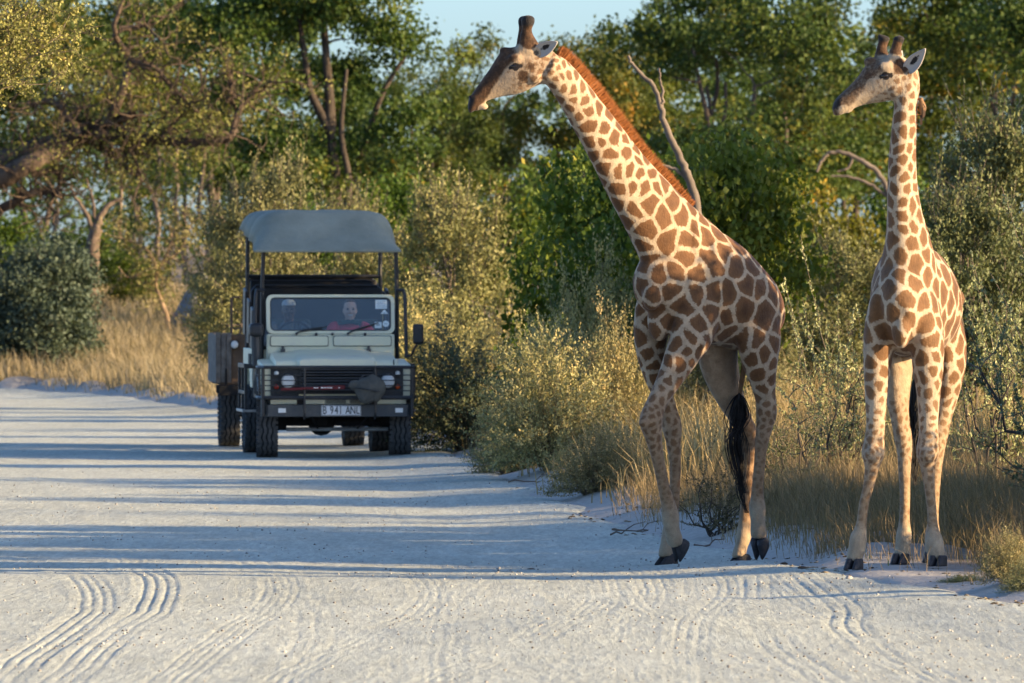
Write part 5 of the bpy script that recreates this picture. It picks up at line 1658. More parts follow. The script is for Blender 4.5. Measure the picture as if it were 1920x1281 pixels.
def broad_tree(rg, h, r, n_cl=150, leaf=0.11, per=90, cl_r=0.42, lobes=None, stems=2, trunk_r=0.13, base=0.30, bias=0.0, trunks=None, wid=.34, shoots=0.0, shoot_len=.45):
    """tree with crooked stems, limbs to leaf clumps; returns wood mesh, leaf mesh (origin at foot)"""
    W = Wood()
    if lobes is None:
        lobes = []
        for i in range(7):
            a = rg.uniform(0, 2 * np.pi); q = rg.uniform(0.2, 0.62)
            z = rg.uniform(base + .16, .86)
            lobes.append(((math.cos(a) * r * q, math.sin(a) * r * q, h * z), (r * rg.uniform(.34, .55), r * rg.uniform(.34, .55), h * rg.uniform(.09, .16))))
        lobes.append(((0, 0, h * .86), (r * .45, r * .45, h * .13)))
    cl = []
    wts = np.array([l[1][0] * l[1][1] * l[1][2] for l in lobes]) ** 0.67; wts /= wts.sum()
    for c, k in zip(lobes, rg.multinomial(n_cl, wts)):
        d = rand_dirs(rg, k) * (rg.uniform(0.35, 1, (k, 1)) ** 0.4)
        cl.append(np.array(c[0]) + d * np.array(c[1]))
    cl = np.concatenate(cl)
    skel = []
    if trunks is None:
        trunks = []
        for i in range(stems):
            a = rg.uniform(0, 2 * np.pi)
            top = np.array([math.cos(a) * r * .25, math.sin(a) * r * .25, h * rg.uniform(.55, .75)])
            trunks.append((wander(rg, np.array([math.cos(a) * .12, math.sin(a) * .12, -.1]), top, 9, .06), trunk_r * rg.uniform(.75, 1.1)))
    for pts, tr in trunks:
        q = catmull(pts, 3)
        W.tube(q, np.linspace(tr, tr * .42, len(q)), 8)
        skel.append(np.hstack([q, np.linspace(tr, tr * .42, len(q))[:, None]]))
    sk = np.concatenate(skel)
    order = np.argsort(np.linalg.norm(cl - np.array([0, 0, h * .5]), axis=1))
    for i in order:
        c = cl[i]
        d = np.linalg.norm(sk[:, :3] - c, axis=1) + 1.2 * np.clip(sk[:, 2] - c[2] + .1, 0, None) + (sk[:, 2] < h * base * .6) * 5
        j = np.argmin(d)
        r0 = min(sk[j, 3] * .7, .012 + .02 * d[j])
        p = wander(rg, sk[j, :3], c, 6, .12)
        rr = np.linspace(r0, .006, 6)
        W.tube(p, rr, 4)
        sk = np.vstack([sk, np.hstack([p[1:], rr[1:, None]])])
    n = len(cl) * per
    ci = np.repeat(np.arange(len(cl)), per)
    sc = (rg.uniform(.6, 1.25, len(cl)) * cl_r)[ci][:, None]
    off = rg.normal(0, 1, (n, 3)) * np.array([.55, .55, .36]) * sc
    C = cl[ci] + off
    tint = (rg.beta(2, 3, len(cl)))[ci] * .75 + rg.uniform(0, .33, n) + bias
    A = rand_dirs(rg, n) + np.array([0, 0, -.35])
    if shoots:
        k = int(len(cl) * shoots); m_ = 16
        ix = rg.integers(0, len(cl), k)
        dv = cl[ix] - np.array([0, 0, h * .35]); dv /= np.linalg.norm(dv, axis=1, keepdims=True) + 1e-6
        dv = dv + rand_dirs(rg, k) * .6 + np.array([0, 0, .35]); dv /= np.linalg.norm(dv, axis=1, keepdims=True)
        ln = shoot_len * rg.uniform(.5, 1.3, k)
        for q in range(k):
            W.tube(np.array([cl[ix[q]], cl[ix[q]] + dv[q] * ln[q] * .55 + rg.normal(0, .02, 3), cl[ix[q]] + dv[q] * ln[q]]), [.006, .004, .002], 3)
        u = np.tile(np.linspace(.1, 1, m_), k)[:, None]
        C = np.vstack([C, cl[ix].repeat(m_, 0) + dv.repeat(m_, 0) * ln.repeat(m_)[:, None] * u + rg.normal(0, .018, (k * m_, 3))])
        A = np.vstack([A, dv.repeat(m_, 0) * .7 + rand_dirs(rg, k * m_)])
        tint = np.concatenate([tint, rg.uniform(.3, 1.0, k * m_)])
        n = len(C)
    V, Q, T = leaf_quads(C, A, leaf * rg.uniform(.6, 1.25, n), rg, wid, tint)
    return W.mesh('trunk'), mesh_np('crown', V, Q, attrs={'tint': T})


def wispy_bush(rg, h, r, stems=150, twigs=7, per=9, leaf=0.035, lean=(0, 0), droop=0.0, twig_len=0.28, wid=.30, stem_r=.010, low=0.08, spiky=0.5, keep_wood=1.0):
    """bush of many thin stems fanning from the foot, side twigs set with small leaves"""
    W = Wood()
    LC = []; LA = []; LT = []
    lean = np.array([lean[0], lean[1], 0])
    for s in range(stems):
        a = rg.uniform(0, 2 * np.pi); el = math.asin(rg.uniform(low, 1.0))
        k = rg.uniform(.72, 1.06) if rg.uniform() > .1 * spiky else rg.uniform(1.0, 1.0 + .28 * spiky)
        end = np.array([math.cos(a) * math.cos(el) * r, math.sin(a) * math.cos(el) * r, math.sin(el) * h]) * k
        end += lean * end[2]
        st = np.array([math.cos(a) * r * .18 * rg.uniform(), math.sin(a) * r * .18 * rg.uniform(), 0])
        ctrl = np.array([end[0] * .35, end[1] * .35, end[2] * .55 + h * .08])
        t = np.linspace(0, 1, 8)[:, None]
        p = st * (1 - t) ** 2 + 2 * ctrl * t * (1 - t) + end * t ** 2 + np.cumsum(rg.normal(0, .012 * h, (8, 3)), axis=0) * t
        p[:, 2] -= droop * (t[:, 0] ** 2) * rg.uniform(.3, 1)
        if rg.uniform() < keep_wood:
            W.tube(p, np.linspace(stem_r, stem_r * .25, 8), 4)
        ts = rg.beta(2.2, 1.1, twigs) * .98 + .02
        cb = rg.uniform(0, .6)
        for q in ts:
            i = min(6, int(q * 7)); f = q * 7 - i
            b0 = p[i] * (1 - f) + p[i + 1] * f
            d = norm(p[i + 1] - p[i]) + rand_dirs(rg, 1)[0] * .85
            d[2] += .15
            L = twig_len * rg.uniform(.4, 1.2)
            u = np.linspace(0.0, 1, per)[:, None] + rg.uniform(-.05, .05, (per, 1))
            pts = b0 + norm(d) * L * u
            LC.append(pts + rg.normal(0, .008, (per, 3)))
            LA.append(norm(d)[None] * .8 + rand_dirs(rg, per) * .9)
            LT.append(cb + rg.uniform(0, .45, per) + .12 * q)
            if rg.uniform() < .35 * keep_wood:
                W.tube(np.array([b0, b0 + norm(d) * L * .5, b0 + norm(d) * L]), [stem_r * .35, stem_r * .25, stem_r * .15], 3)
    C = np.concatenate(LC); A = np.concatenate(LA); T = np.concatenate(LT)
    C[:, 2] = np.maximum(C[:, 2], .02)
    V, Q, T = leaf_quads(C, A, leaf * rg.uniform(.6, 1.3, len(C)), rg, wid, T)
    return W.mesh('stems'), mesh_np('foliage', V, Q, attrs={'tint': T})


def thorn_bush(rg, h, r, limbs=9, shoots=16, leaf=.026, per_m=34, spread=1.0, shoot_len=(.6, 1.2)):
    """open thorny bush: dark crooked limbs, long whippy shoots with short leaf tufts and pale thorns"""
    W = Wood(); T2 = Wood()
    LC = []; LA = []; LT = []
    tips = []
    for i in range(limbs):
        a = rg.uniform(0, 2 * np.pi)
        e = np.array([math.cos(a) * r * rg.uniform(.35, .95) * spread, math.sin(a) * r * rg.uniform(.35, .95) * spread, h * rg.uniform(.35, .62)])
        p = wander(rg, np.array([rg.normal(0, .05), rg.normal(0, .05), 0]), e, 9, .13)
        W.tube(p, np.linspace(.022, .008, 9), 5)
        for j in (2, 4, 6, 8):
            for _ in range(2):
                d = rand_dirs(rg, 1)[0]; d[2] = abs(d[2]) * .6 + .1
                q = wander(rg, p[j], p[j] + d * r * rg.uniform(.25, .6), 6, .10)
                T2.tube(q, np.linspace(.007, .003, 6), 4)
                tips.append(q)
    lines = list(tips)
    for i in range(shoots):
        q = tips[rg.integers(len(tips))]
        d = norm(np.array([rg.normal(-.12, .38), rg.normal(0, .38), 1.0]))
        s = wander(rg, q[3], q[3] + d * rg.uniform(*shoot_len), 8, .05)
        T2.tube(s, np.linspace(.006, .0025, 8), 4)
        lines.append(s)
    for q in lines:
        L = np.linalg.norm(q[-1] - q[0]); n = max(4, int(L * per_m))
        t = rg.uniform(0.05, 1, n) * (len(q) - 1); i = np.minimum(t.astype(int), len(q) - 2); f = (t - i)[:, None]
        c = q[i] * (1 - f) + q[i + 1] * f
        tn = q[i + 1] - q[i]; tn /= np.linalg.norm(tn, axis=1, keepdims=True)
        for rep in range(3):
            LC.append(c + rg.normal(0, .006, (n, 3))); LA.append(rand_dirs(rg, n) + tn * .5); LT.append(rg.uniform(0, .9, n))
        nt_ = n // 5
        for k in range(nt_):
            dd = rand_dirs(rg, 1)[0]
            T2.tube(np.array([c[k], c[k] + dd * .03]), [.0022, .0006], 3)
    C = np.concatenate(LC); A = np.concatenate(LA); T = np.concatenate(LT)
    V, Q, T = leaf_quads(C, A, leaf * rg.uniform(.6, 1.3, len(C)), rg, .28, T)
    return W.mesh('stems'), T2.mesh('twigs'), mesh_np('foliage', V, Q, attrs={'tint': T})


def blades(rg, X, Y, Z, H, Wd, bend=.35, lean=(0, 0)):
    """grass blades as bent tapering strips"""
    n = len(X)
    p = np.stack([X, Y, Z], 1)
    a = rg.uniform(0, 2 * np.pi, n)
    d = np.stack([np.cos(a), np.sin(a), np.zeros(n)], 1)
    s = np.stack([-np.sin(a + rg.normal(0, .6, n)), np.cos(a), np.zeros(n)], 1)
    s /= np.linalg.norm(s, axis=1, keepdims=True)
    b = (rg.uniform(.05, 1, n) * bend * H)[:, None]
    up = np.array([lean[0], lean[1], 1.0])[None]
    w = (Wd * rg.uniform(.6, 1.2, n))[:, None]; h = H[:, None]
    V = np.stack([p - s * w * .5, p + s * w * .5, p + up * h * .55 + d * b * .3 + s * w * .4, p + up * h * .55 + d * b * .3 - s * w * .4, p + up * h * (1 - .2 * b / h) + d * b], 1).reshape(-1, 3)
    i = np.arange(n)[:, None] * 5
    return V, i + np.array([[0, 1, 2, 3]]), i + np.array([[3, 2, 4]])


def plant(name, parts, label, cat, loc, rz=0.0, sc=1.0, col=(1, 1, 1), group=None, pcol=(1, 1, 1)):
    """parts: (part name, mesh, material)"""
    o = empty(name, loc, rz)
    o.scale = (sc, sc, sc) if np.isscalar(sc) else sc
    for nm, me, mt in parts:
        c = link(nm, me, mt, o)
        c.color = (*(pcol if mt in ('bark', 'twig', 'twig_dark') else col), 1)
    tag(o, label, cat, group)
    return o


def gz(x, d):
    return float(ground_h(np.array([float(x)]), np.array([float(d)]))[0])
# ================================================================== planting
rs = lambda k: np.random.default_rng(k)


def at_px(x, d):
    X = (x - 960) * d / FPX
    return (X, d, gz(X, d) - 0.03)


def ztop(y, d):
    return CAM_H - (y - HORIZON) * d / FPX


# ---- background trees: five models, each copy turned, scaled and coloured its own way
MODELS = []
for k in range(5):
    wd, cr = broad_tree(rs(100 + k), 8.0, 3.3, n_cl=120, leaf=.135, per=150, cl_r=.52, stems=2 + k % 3, trunk_r=.11, base=.16)
    MODELS.append((wd, cr))
BG = [  # photo x, distance, photo row of the top, width factor, model, colour, label
    (60, 236, -60, 1.0, 0, (1.0, .95, .85), 'olive tree behind the gnarled dead-limbed tree at far left'),
    (235, 246, 20, .9, 1, (1.75, 1.45, .9), 'yellowing tree behind the long bare branch at upper left'),
    (395, 238, -70, 1.05, 2, (.85, .95, .8), 'dark green tree left of the forked tree behind the vehicle'),
    (800, 246, 118, .95, 3, (.95, .95, .85), 'low round green tree left of the walking giraffe\'s muzzle'),
    (925, 256, 78, .9, 4, (1.25, 1.05, .85), 'russet-topped tree directly behind the walking giraffe\'s muzzle'),
    (1085, 240, 72, .95, 0, (1.35, 1.05, .8), 'orange-tinged tree behind the walking giraffe\'s ear'),
    (1195, 250, 88, .9, 1, (1.2, 1.1, .8), 'small yellow-green tree behind the bare grey snag'),
    (1315, 226, -30, 1.0, 2, (1.0, 1.05, .85), 'tall green tree right of the bare grey snag'),
    (1445, 214, -10, 1.05, 3, (.95, 1.0, .85), 'broad tree with dark stems midway between the two giraffes'),
    (1585, 240, 12, .95, 4, (1.15, 1.05, .8), 'green tree behind the standing giraffe\'s muzzle'),
    (1720, 252, 8, .95, 0, (1.3, 1.15, .8), 'yellow-green tree behind the standing giraffe\'s horns'),
    (1850, 224, -60, 1.0, 1, (1.05, 1.05, .8), 'tall tree at the upper right corner'),
    (1990, 216, -60, 1.0, 2, (.9, 1.0, .85), 'dark tree cut off by the upper right edge'),
    (520, 262, 60, 1.0, 3, (.8, .95, .8), 'dark green tree seen through the forked tree\'s left side'),
    (690, 262, 120, .9, 4, (.8, .95, .85), 'dark green tree low behind the forked tree\'s right side'),
    (1390, 264, 40, 1.0, 4, (.9, 1.0, .8), 'tree filling the gap left of the dark-stemmed tree'),
]
for i, (x, d, yt, wf, k, col, lab) in enumerate(BG):
    lx = at_px(x, d)
    s = (ztop(yt, d) - lx[2]) / 7.6
    plant('broadleaf_tree', [('trunk', MODELS[k][0], 'bark'), ('crown', MODELS[k][1], 'leaf_green')], lab, 'tree', lx, rz=1.3 * i, sc=(s * wf, s * wf, s), col=col, group='background trees', pcol=(.75, .72, .7))

# ---- forked tree behind the vehicle, stems read from the photograph
D = 205.0
o = np.array(at_px(630, D))
L = lambda x, y, dy=0.0: P(x, y, D + dy) - o
trunks = [([L(632, 560), L(634, 440), L(630, 350), L(622, 270), L(620, 235)], .17),
          ([L(622, 250), L(598, 205), L(580, 165), L(572, 110), L(560, 30)], .12),
          ([L(620, 240), L(618, 180), L(612, 110), L(606, 20), L(600, -60)], .12),
          ([L(660, 420, .6), L(668, 330, .6), L(690, 250, .6), L(720, 170, .6), L(770, 90, .6)], .10),
          ([L(645, 420, -.5), L(655, 340, -.5), L(640, 250, -.5), L(650, 130, -.5)], .09)]
trunks = [(np.array(p), r) for p, r in trunks]
lob = []
for (x, y, rx, rz_, dy) in [(430, 60, 1.1, .75, 0), (470, 170, .9, .55, -.4), (540, 20, 1.0, .7, .5), (600, -40, 1.2, .8, 0), (680, 20, 1.1, .6, -.3), (740, 70, .75, .40, .2), (810, 75, .55, .32, 0), (690, 130, .7, .40, .5), (520, 260, .8, .45, .3), (590, 330, .9, .5, -.2), (700, 300, .8, .55, .3), (640, 200, .5, .4, .8), (770, 230, .8, .6, .2), (840, 105, .35, .2, 0), (560, 130, .6, .4, .6)]:
    lob.append((tuple(L(x, y, dy)), (rx, rx * .9, rz_)))
wd, cr = broad_tree(rs(7), 9.0, 3.6, n_cl=150, leaf=.12, per=140, cl_r=.46, lobes=lob, trunks=trunks, base=.2)
plant('broadleaf_tree', [('trunk', wd, 'bark'), ('crown', cr, 'leaf_green')], 'large green tree with forked dark stems rising behind the vehicle roof', 'tree', tuple(o), col=(.95, 1.05, .85), pcol=(.5, .48, .47))

# ---- gnarled tree at left: bare twisted limbs
D = 186.0
o = np.array(at_px(-150, D))
L = lambda x, y, dy=0.0: P(x, y, D + dy) - o
limbs = [([(-150, 700), (-165, 560), (-150, 430), (-100, 350), (-40, 320)], .34, .24), ([(-60, 330), (20, 300), (80, 275), (140, 255), (200, 232), (250, 215)], .22, .07),
         ([(-60, 345), (0, 335), (60, 305), (110, 285), (150, 262), (195, 252), (240, 257)], .20, .07), ([(230, 256), (290, 262), (350, 266), (400, 266), (432, 258), (446, 215), (470, 182), (500, 160)], .085, .035),
         ([(140, 258), (190, 250), (236, 256)], .09, .07), ([(160, 250), (185, 275), (220, 300), (262, 332)], .075, .03), ([(200, 235), (230, 170), (240, 110), (215, 60), (230, 0)], .085, .03),
         ([(240, 110), (290, 130), (330, 170), (370, 210), (395, 228)], .05, .02), ([(225, 55), (270, 50), (300, 75)], .045, .02), ([(-60, 440), (0, 395), (50, 365), (95, 358), (115, 370)], .10, .04),
         ([(60, 330), (100, 320), (112, 345), (95, 385), (110, 400)], .045, .02), ([(150, 255), (120, 210), (90, 190), (60, 200)], .07, .03), ([(270, 330), (235, 290), (250, 268)], .04, .02), ([(446, 210), (430, 180), (440, 150)], .03, .012), ([(300, 262), (330, 225), (370, 205)], .035, .012)]
W = Wood()
rg = rs(12)
skel = []
for p, r0, r1 in limbs:
    q = catmull(np.array([L(x, y, rg.normal(0, .25)) for x, y in p]), 6)
    q += rg.normal(0, .012, q.shape)
    W.tube(q, np.linspace(r0, r1, len(q)) * 1.2, 8); skel.append(q)
sk = np.concatenate(skel[1:])
LC = []; LA = []; LT = []
for i in range(300):
    b0 = sk[rg.integers(len(sk))]
    e = b0 + rand_dirs(rg, 1)[0] * rg.uniform(.4, 1.3) + np.array([.1, 0, .25])
    p = wander(rg, b0, e, 6, .22)
    W.tube(p, np.linspace(.022, .006, 6), 4)
    for j in range(3):
        e2 = p[4] + rand_dirs(rg, 1)[0] * .5
        W.tube(wander(rg, p[3 + j % 2], e2, 4, .2), np.linspace(.009, .004, 4), 3)
        if e2[2] > (CAM_H - (330 - HORIZON) * D / FPX) - o[2] and rg.uniform() < .20:
            n = 46
            LC.append(e2 + rg.normal(0, .2, (n, 3)) * [1, 1, .6]); LA.append(rand_dirs(rg, n)); LT.append(np.full(n, rg.uniform(0, .6)) + rg.uniform(0, .4, n))
V, Q, T = leaf_quads(np.concatenate(LC), np.concatenate(LA), .075 * rg.uniform(.6, 1.2, sum(map(len, LC))), rg, .3, np.concatenate(LT))
plant('gnarled_tree', [('trunk', W.mesh('trunk'), 'bark'), ('crown', mesh_np('crown', V, Q, attrs={'tint': T}), 'leaf_olive')], 'gnarled old tree with bare twisting limbs reaching in from the left edge', 'tree', tuple(o), col=(1.0, 1.0, .6), pcol=(.75, .66, .58))

# ---- thin grey stems among the trees at left
labs = ['thin grey stem just right of the gnarled forked stump', 'slender pale stem nearest the vehicle roof at left', 'slim dark stem third from the vehicle roof', 'thin leaning stem under the long bare branch', 'slender stem at the far left below the heavy limb', 'thin stem second from the vehicle roof at left', 'thin grey stem left of the leaning pale sapling', 'thin straight stem behind the leaning pale sapling']
for i, (x, d, yt, lean) in enumerate([(226, 226, 300, .02), (388, 222, 250, -.01), (318, 224, 240, .03), (272, 228, 270, -.05), (96, 224, 290, .03), (346, 230, 260, .02), (250, 220, 320, .04), (300, 218, 250, -.02)]):
    lx = at_px(x, d); h = ztop(yt, d) - lx[2]
    rg = rs(300 + i)
    W = Wood(); p = wander(rg, np.zeros(3), np.array([lean * h, 0, h]), 9, .05); W.tube(catmull(p, 3), np.linspace(.085, .03, 25), 7)
    LC = []; LA = []; LT = []
    for j in range(16):
        b0 = p[rg.integers(4, 9)]; e = b0 + rand_dirs(rg, 1)[0] * rg.uniform(.4, 1.1) + [0, 0, .3]
        W.tube(wander(rg, b0, e, 5, .15), np.linspace(.02, .006, 5), 4)
        n = 70; LC.append(e + rg.normal(0, .26, (n, 3)) * [1, 1, .6]); LA.append(rand_dirs(rg, n)); LT.append(rg.uniform(0, .5) + rg.uniform(0, .4, n))
    V, Q, T = leaf_quads(np.concatenate(LC), np.concatenate(LA), .10, rg, .33, np.concatenate(LT))
    plant('slender_tree', [('trunk', W.mesh('trunk'), 'bark'), ('crown', mesh_np('crown', V, Q, attrs={'tint': T}), 'leaf_green')], labs[i], 'tree', lx, col=(1.25, 1.15, .8), pcol=(1.5, 1.4, 1.3), group='slender stems at left')

# forked gnarled stump tree (photo 175, 430)
D = 200.0; o = np.array(at_px(172, D)); L = lambda x, y, dy=0.0: P(x, y, D + dy) - o
W = Wood()
for p, r0, r1 in [([(170, 560), (172, 500), (175, 455), (183, 430)], .17, .12), ([(180, 435), (188, 405), (205, 385), (228, 372)], .09, .03), ([(176, 440), (168, 415), (152, 385), (132, 350)], .07, .025), ([(182, 430), (176, 400), (172, 365), (162, 335)], .05, .02)]:
    q = catmull(np.array([L(x, y) for x, y in p]), 5); W.tube(q + rs(3).normal(0, .01, q.shape), np.linspace(r0, r1, len(q)), 8)
plant('forked_stump', [('trunk', W.mesh('trunk'), 'bark')], 'stout forked trunk with pale bare arms behind the dark shrub', 'tree', tuple(o), pcol=(1.1, 1.0, .9))
# leaning pale sapling (photo 295, 560)
D = 196.0; o = np.array(at_px(312, D)); L = lambda x, y, dy=0.0: P(x, y, D + dy) - o
W = Wood(); rg = rs(44); tips = []
for p, r0, r1 in [([(316, 620), (312, 592), (300, 560), (292, 535), (295, 505)], .06, .035), ([(295, 515), (285, 480), (262, 460), (232, 448), (212, 445)], .03, .012), ([(295, 510), (312, 478), (322, 450), (318, 420)], .03, .012), ([(300, 500), (335, 470), (350, 440), (345, 400)], .03, .012), ([(292, 500), (268, 510), (240, 520), (222, 500)], .022, .01), ([(312, 480), (345, 490), (375, 470)], .022, .01)]:
    q = catmull(np.array([L(x, y, rg.normal(0, .1)) for x, y in p]), 5); W.tube(q, np.linspace(r0, r1, len(q)), 6); tips.append(q[6:])
tp = np.concatenate(tips); LC = []; LA = []; LT = []
for i in range(120):
    b0 = tp[rg.integers(len(tp))]; e = b0 + rand_dirs(rg, 1)[0] * rg.uniform(.2, .6); W.tube(wander(rg, b0, e, 4, .15), np.linspace(.008, .003, 4), 3)
    n = 22; LC.append(e + rg.normal(0, .13, (n, 3))); LA.append(rand_dirs(rg, n)); LT.append(rg.uniform(0, .5) + rg.uniform(0, .5, n))
V, Q, T = leaf_quads(np.concatenate(LC), np.concatenate(LA), .07, rg, .3, np.concatenate(LT))
plant('sapling', [('trunk', W.mesh('trunk'), 'bark'), ('crown', mesh_np('crown', V, Q, attrs={'tint': T}), 'leaf_olive')], 'pale leaning sapling with sparse leaves beside the grey mound', 'tree', tuple(o), pcol=(2.3, 2.0, 1.6), col=(1.1, 1.0, .8))

# ---- bare snag behind the walking giraffe's neck, fallen limb at right
D = 104.0; o = np.array(at_px(1315, D)); L = lambda x, y, dy=0.0: P(x, y, D + dy) - o
W = Wood()
for p, r0, r1 in [([(1330, 760), (1322, 600), (1316, 470), (1306, 385), (1288, 325), (1270, 282), (1246, 235), (1237, 195), (1222, 160), (1196, 132), (1178, 108)], .062, .016), ([(1240, 205), (1243, 175), (1239, 152), (1237, 130)], .022, .010), ([(1296, 345), (1270, 318), (1236, 308), (1205, 285), (1180, 268)], .025, .010)]:
    q = catmull(np.array([L(x, y) for x, y in p]), 6); W.tube(q + rs(5).normal(0, .008, q.shape), np.linspace(r0, r1, len(q)), 8)
plant('dead_snag', [('trunk', W.mesh('trunk'), 'deadwood')], 'bare grey forked snag standing behind the walking giraffe\'s neck', 'dead tree', tuple(o))
D = 178.0; o = np.array(at_px(1640, D)); L = lambda x, y, dy=0.0: P(x, y, D + dy) - o
W = Wood()
for p, r0, r1 in [([(1690, 560), (1685, 450), (1668, 372), (1650, 330), (1622, 305), (1585, 287), (1558, 286), (1540, 302), (1532, 322)], .065, .025), ([(1668, 372), (1630, 345), (1595, 333), (1560, 330)], .035, .018), ([(1600, 292), (1590, 315), (1570, 322)], .03, .015)]:
    q = catmull(np.array([L(x, y) for x, y in p]), 6); W.tube(q + rs(6).normal(0, .008, q.shape), np.linspace(r0, r1, len(q)), 8)
plant('dead_limb', [('trunk', W.mesh('trunk'), 'deadwood')], 'pale arched dead limb left of the standing giraffe\'s neck', 'dead tree', tuple(o))

# ---- distant wood that reads as one mass
rg = rs(77)
n = 42000
X = rg.uniform(-34, 34, n); Y = rg.uniform(285, 330, n)
px = 960 + X * FPX / Y
topy = np.interp(px, [-200, 100, 500, 730, 860, 950, 1230, 1300, 1600, 2100], [60, 40, 60, 150, 190, 190, 170, 80, 60, 60]) + 70 * (fbm(X * .55, Y * 0, 91) - .5) * 2
zt = CAM_H - (topy - HORIZON) * Y / FPX
zb = base_h(X, Y)
Z = zb + (zt - zb) * rg.uniform(0, 1, n) ** .8
keep = vnoise(X * .9 + 7, Z * 1.1, 33) > .22
C = np.stack([X, Y, Z], 1)[keep]
V, Q, T = leaf_quads(C, rand_dirs(rg, len(C)), .27 * rg.uniform(.6, 1.3, len(C)), rg, .36, rg.uniform(0, .7, len(C)))
o = link('distant_wood', mesh_np('distant_wood', V, Q, attrs={'tint': T}), 'leaf_green'); o.color = (.85, .95, .85, 1)
tag(o, 'hazy mass of distant green woodland behind all the trees', 'woodland', kind='stuff')

# ---- bushes
BM = {}
def dome(seed, n, r, z0, z1, lr, lz):
    g = rs(seed); out = []
    for q in range(n):
        a = q * 2.4 + g.uniform(-.4, .4); t = (q + .5) / n; z = z0 + (z1 - z0) * t
        w = r * math.sqrt(max(.05, 1 - (t * .78) ** 2)) * g.uniform(.55, 1.0)
        out.append(((math.cos(a) * w, math.sin(a) * w, z), (lr * g.uniform(.75, 1.2), lr * g.uniform(.75, 1.2), lz * g.uniform(.8, 1.2))))
    return out


BM['olive'] = [broad_tree(rs(500 + k), 3.2, 1.4, n_cl=200, leaf=.060, per=130, cl_r=.215, stems=6, trunk_r=.035, base=.02, shoots=1.8, shoot_len=.5, wid=.27,
               lobes=dome(160 + k, 14, .98, .7, 2.85, .48, .28)) for k in range(3)]
DENSE = broad_tree(rs(590), 3.1, 1.75, n_cl=260, leaf=.085, per=150, cl_r=.30, stems=4, trunk_r=.05, base=.02, lobes=dome(95, 16, 1.1, .3, 2.6, .75, .5))
BM['grey'] = [wispy_bush(rs(520 + k), 1.5, 1.0, 260, 11, 10, .034, twig_len=.24, stem_r=.005, lean=(-.22, 0), keep_wood=.55, low=.03) for k in range(3)]
BM['green'] = [broad_tree(rs(540 + k), 3.2, 1.9, n_cl=130, leaf=.10, per=90, cl_r=.36, stems=4, trunk_r=.04, base=.02,
               lobes=[((rs(60 + k * 9 + q).uniform(-.78, .78), rs(70 + k * 9 + q).uniform(-.78, .78), rs(80 + k * 9 + q).uniform(.5, 2.6)), (.64, .64, .5)) for q in range(9)]) for k in range(3)]


BM['dense'] = [DENSE]


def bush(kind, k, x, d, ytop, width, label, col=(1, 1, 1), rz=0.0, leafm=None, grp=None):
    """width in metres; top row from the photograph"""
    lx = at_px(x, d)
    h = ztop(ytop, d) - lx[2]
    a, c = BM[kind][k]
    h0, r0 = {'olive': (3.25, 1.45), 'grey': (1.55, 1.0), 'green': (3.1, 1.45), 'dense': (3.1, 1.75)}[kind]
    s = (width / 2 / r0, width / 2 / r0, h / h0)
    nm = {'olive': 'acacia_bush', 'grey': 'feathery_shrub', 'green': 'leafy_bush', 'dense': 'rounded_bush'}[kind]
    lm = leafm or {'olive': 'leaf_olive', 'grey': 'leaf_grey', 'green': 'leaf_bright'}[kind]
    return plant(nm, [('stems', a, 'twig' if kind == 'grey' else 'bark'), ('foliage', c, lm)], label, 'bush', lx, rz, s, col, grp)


bush('dense', 0, 62, 180, 432, 3.1, 'large dark grey-green bush at the left edge beyond the road', (.42, .54, .60), 1.0, 'leaf_grey')  # tint darkened for its grey leaves and in place of cast shade
bush('olive', 1, 475, 146, 288, 2.3, 'tall olive bush left of the vehicle\'s canvas roof', (1.0, .98, .95), .4)
bush('olive', 2, 455, 172, 400, 2.2, 'olive bush seen between the trailer and the vehicle\'s roof post', (.95, .98, .9), 2.2)
bush('olive', 0, 855, 138, 322, 2.6, 'broad sunlit yellow-olive bush just right of the vehicle roof', (1.1, 1.08, .95), 2.9)
bush('olive', 2, 660, 150, 352, 2.6, 'olive bush hidden behind the vehicle roof', (.95, .95, .85), 4.4)
bush('green', 0, 1070, 117.5, 290, 2.3, 'bright green leafy bush under the walking giraffe\'s throat', (1.1, 1.1, 1.0), .3)
bush('green', 1, 1215, 113, 292, 2.2, 'green bush directly behind the walking giraffe\'s chest', (.95, 1.0, 1.0), 1.7)
bush('green', 2, 1375, 109.5, 262, 2.3, 'leafy green bush right of the snag\'s foot', (1.15, 1.05, .9), 2.6)
bush('green', 0, 1302, 111.4, 268, 2.7, 'dense green bush seen just above the walking giraffe\'s back', (1.0, 1.0, .9), 4.9)  # extra bush put in to throw shade on the vehicle
bush('green', 2, 1140, 115.2, 276, 2.5, 'leafy green bush left of the walking giraffe\'s neck base', (1.05, 1.08, .95), 1.3)  # another plant added for the vehicle's shade
bush('green', 0, 1480, 180, 330, 2.8, 'low yellow-green bush left of the arched dead limb', (1.4, 1.1, .8), 3.6, 'leaf_green')
bush('green', 1, 1590, 160, 352, 2.5, 'reddish-brown tinted bush beneath the arched dead limb', (1.5, 1.0, .8), 4.6, 'leaf_green')
bush('olive', 1, 1440, 140, 402, 2.4, 'olive bush behind the thorny shoots between the giraffes', (.95, .95, .85), 5.2)
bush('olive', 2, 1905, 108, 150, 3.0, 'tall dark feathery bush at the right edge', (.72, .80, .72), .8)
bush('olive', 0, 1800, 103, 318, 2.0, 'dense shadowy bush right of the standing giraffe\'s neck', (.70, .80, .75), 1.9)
bush('olive', 1, 1620, 128, 430, 2.0, 'olive bush at the standing giraffe\'s left shoulder', (.9, .92, .8), 3.3)
bush('green', 2, 560, 190, 380, 3.0, 'dark green bush low behind the vehicle', (.8, .95, .9), .5)
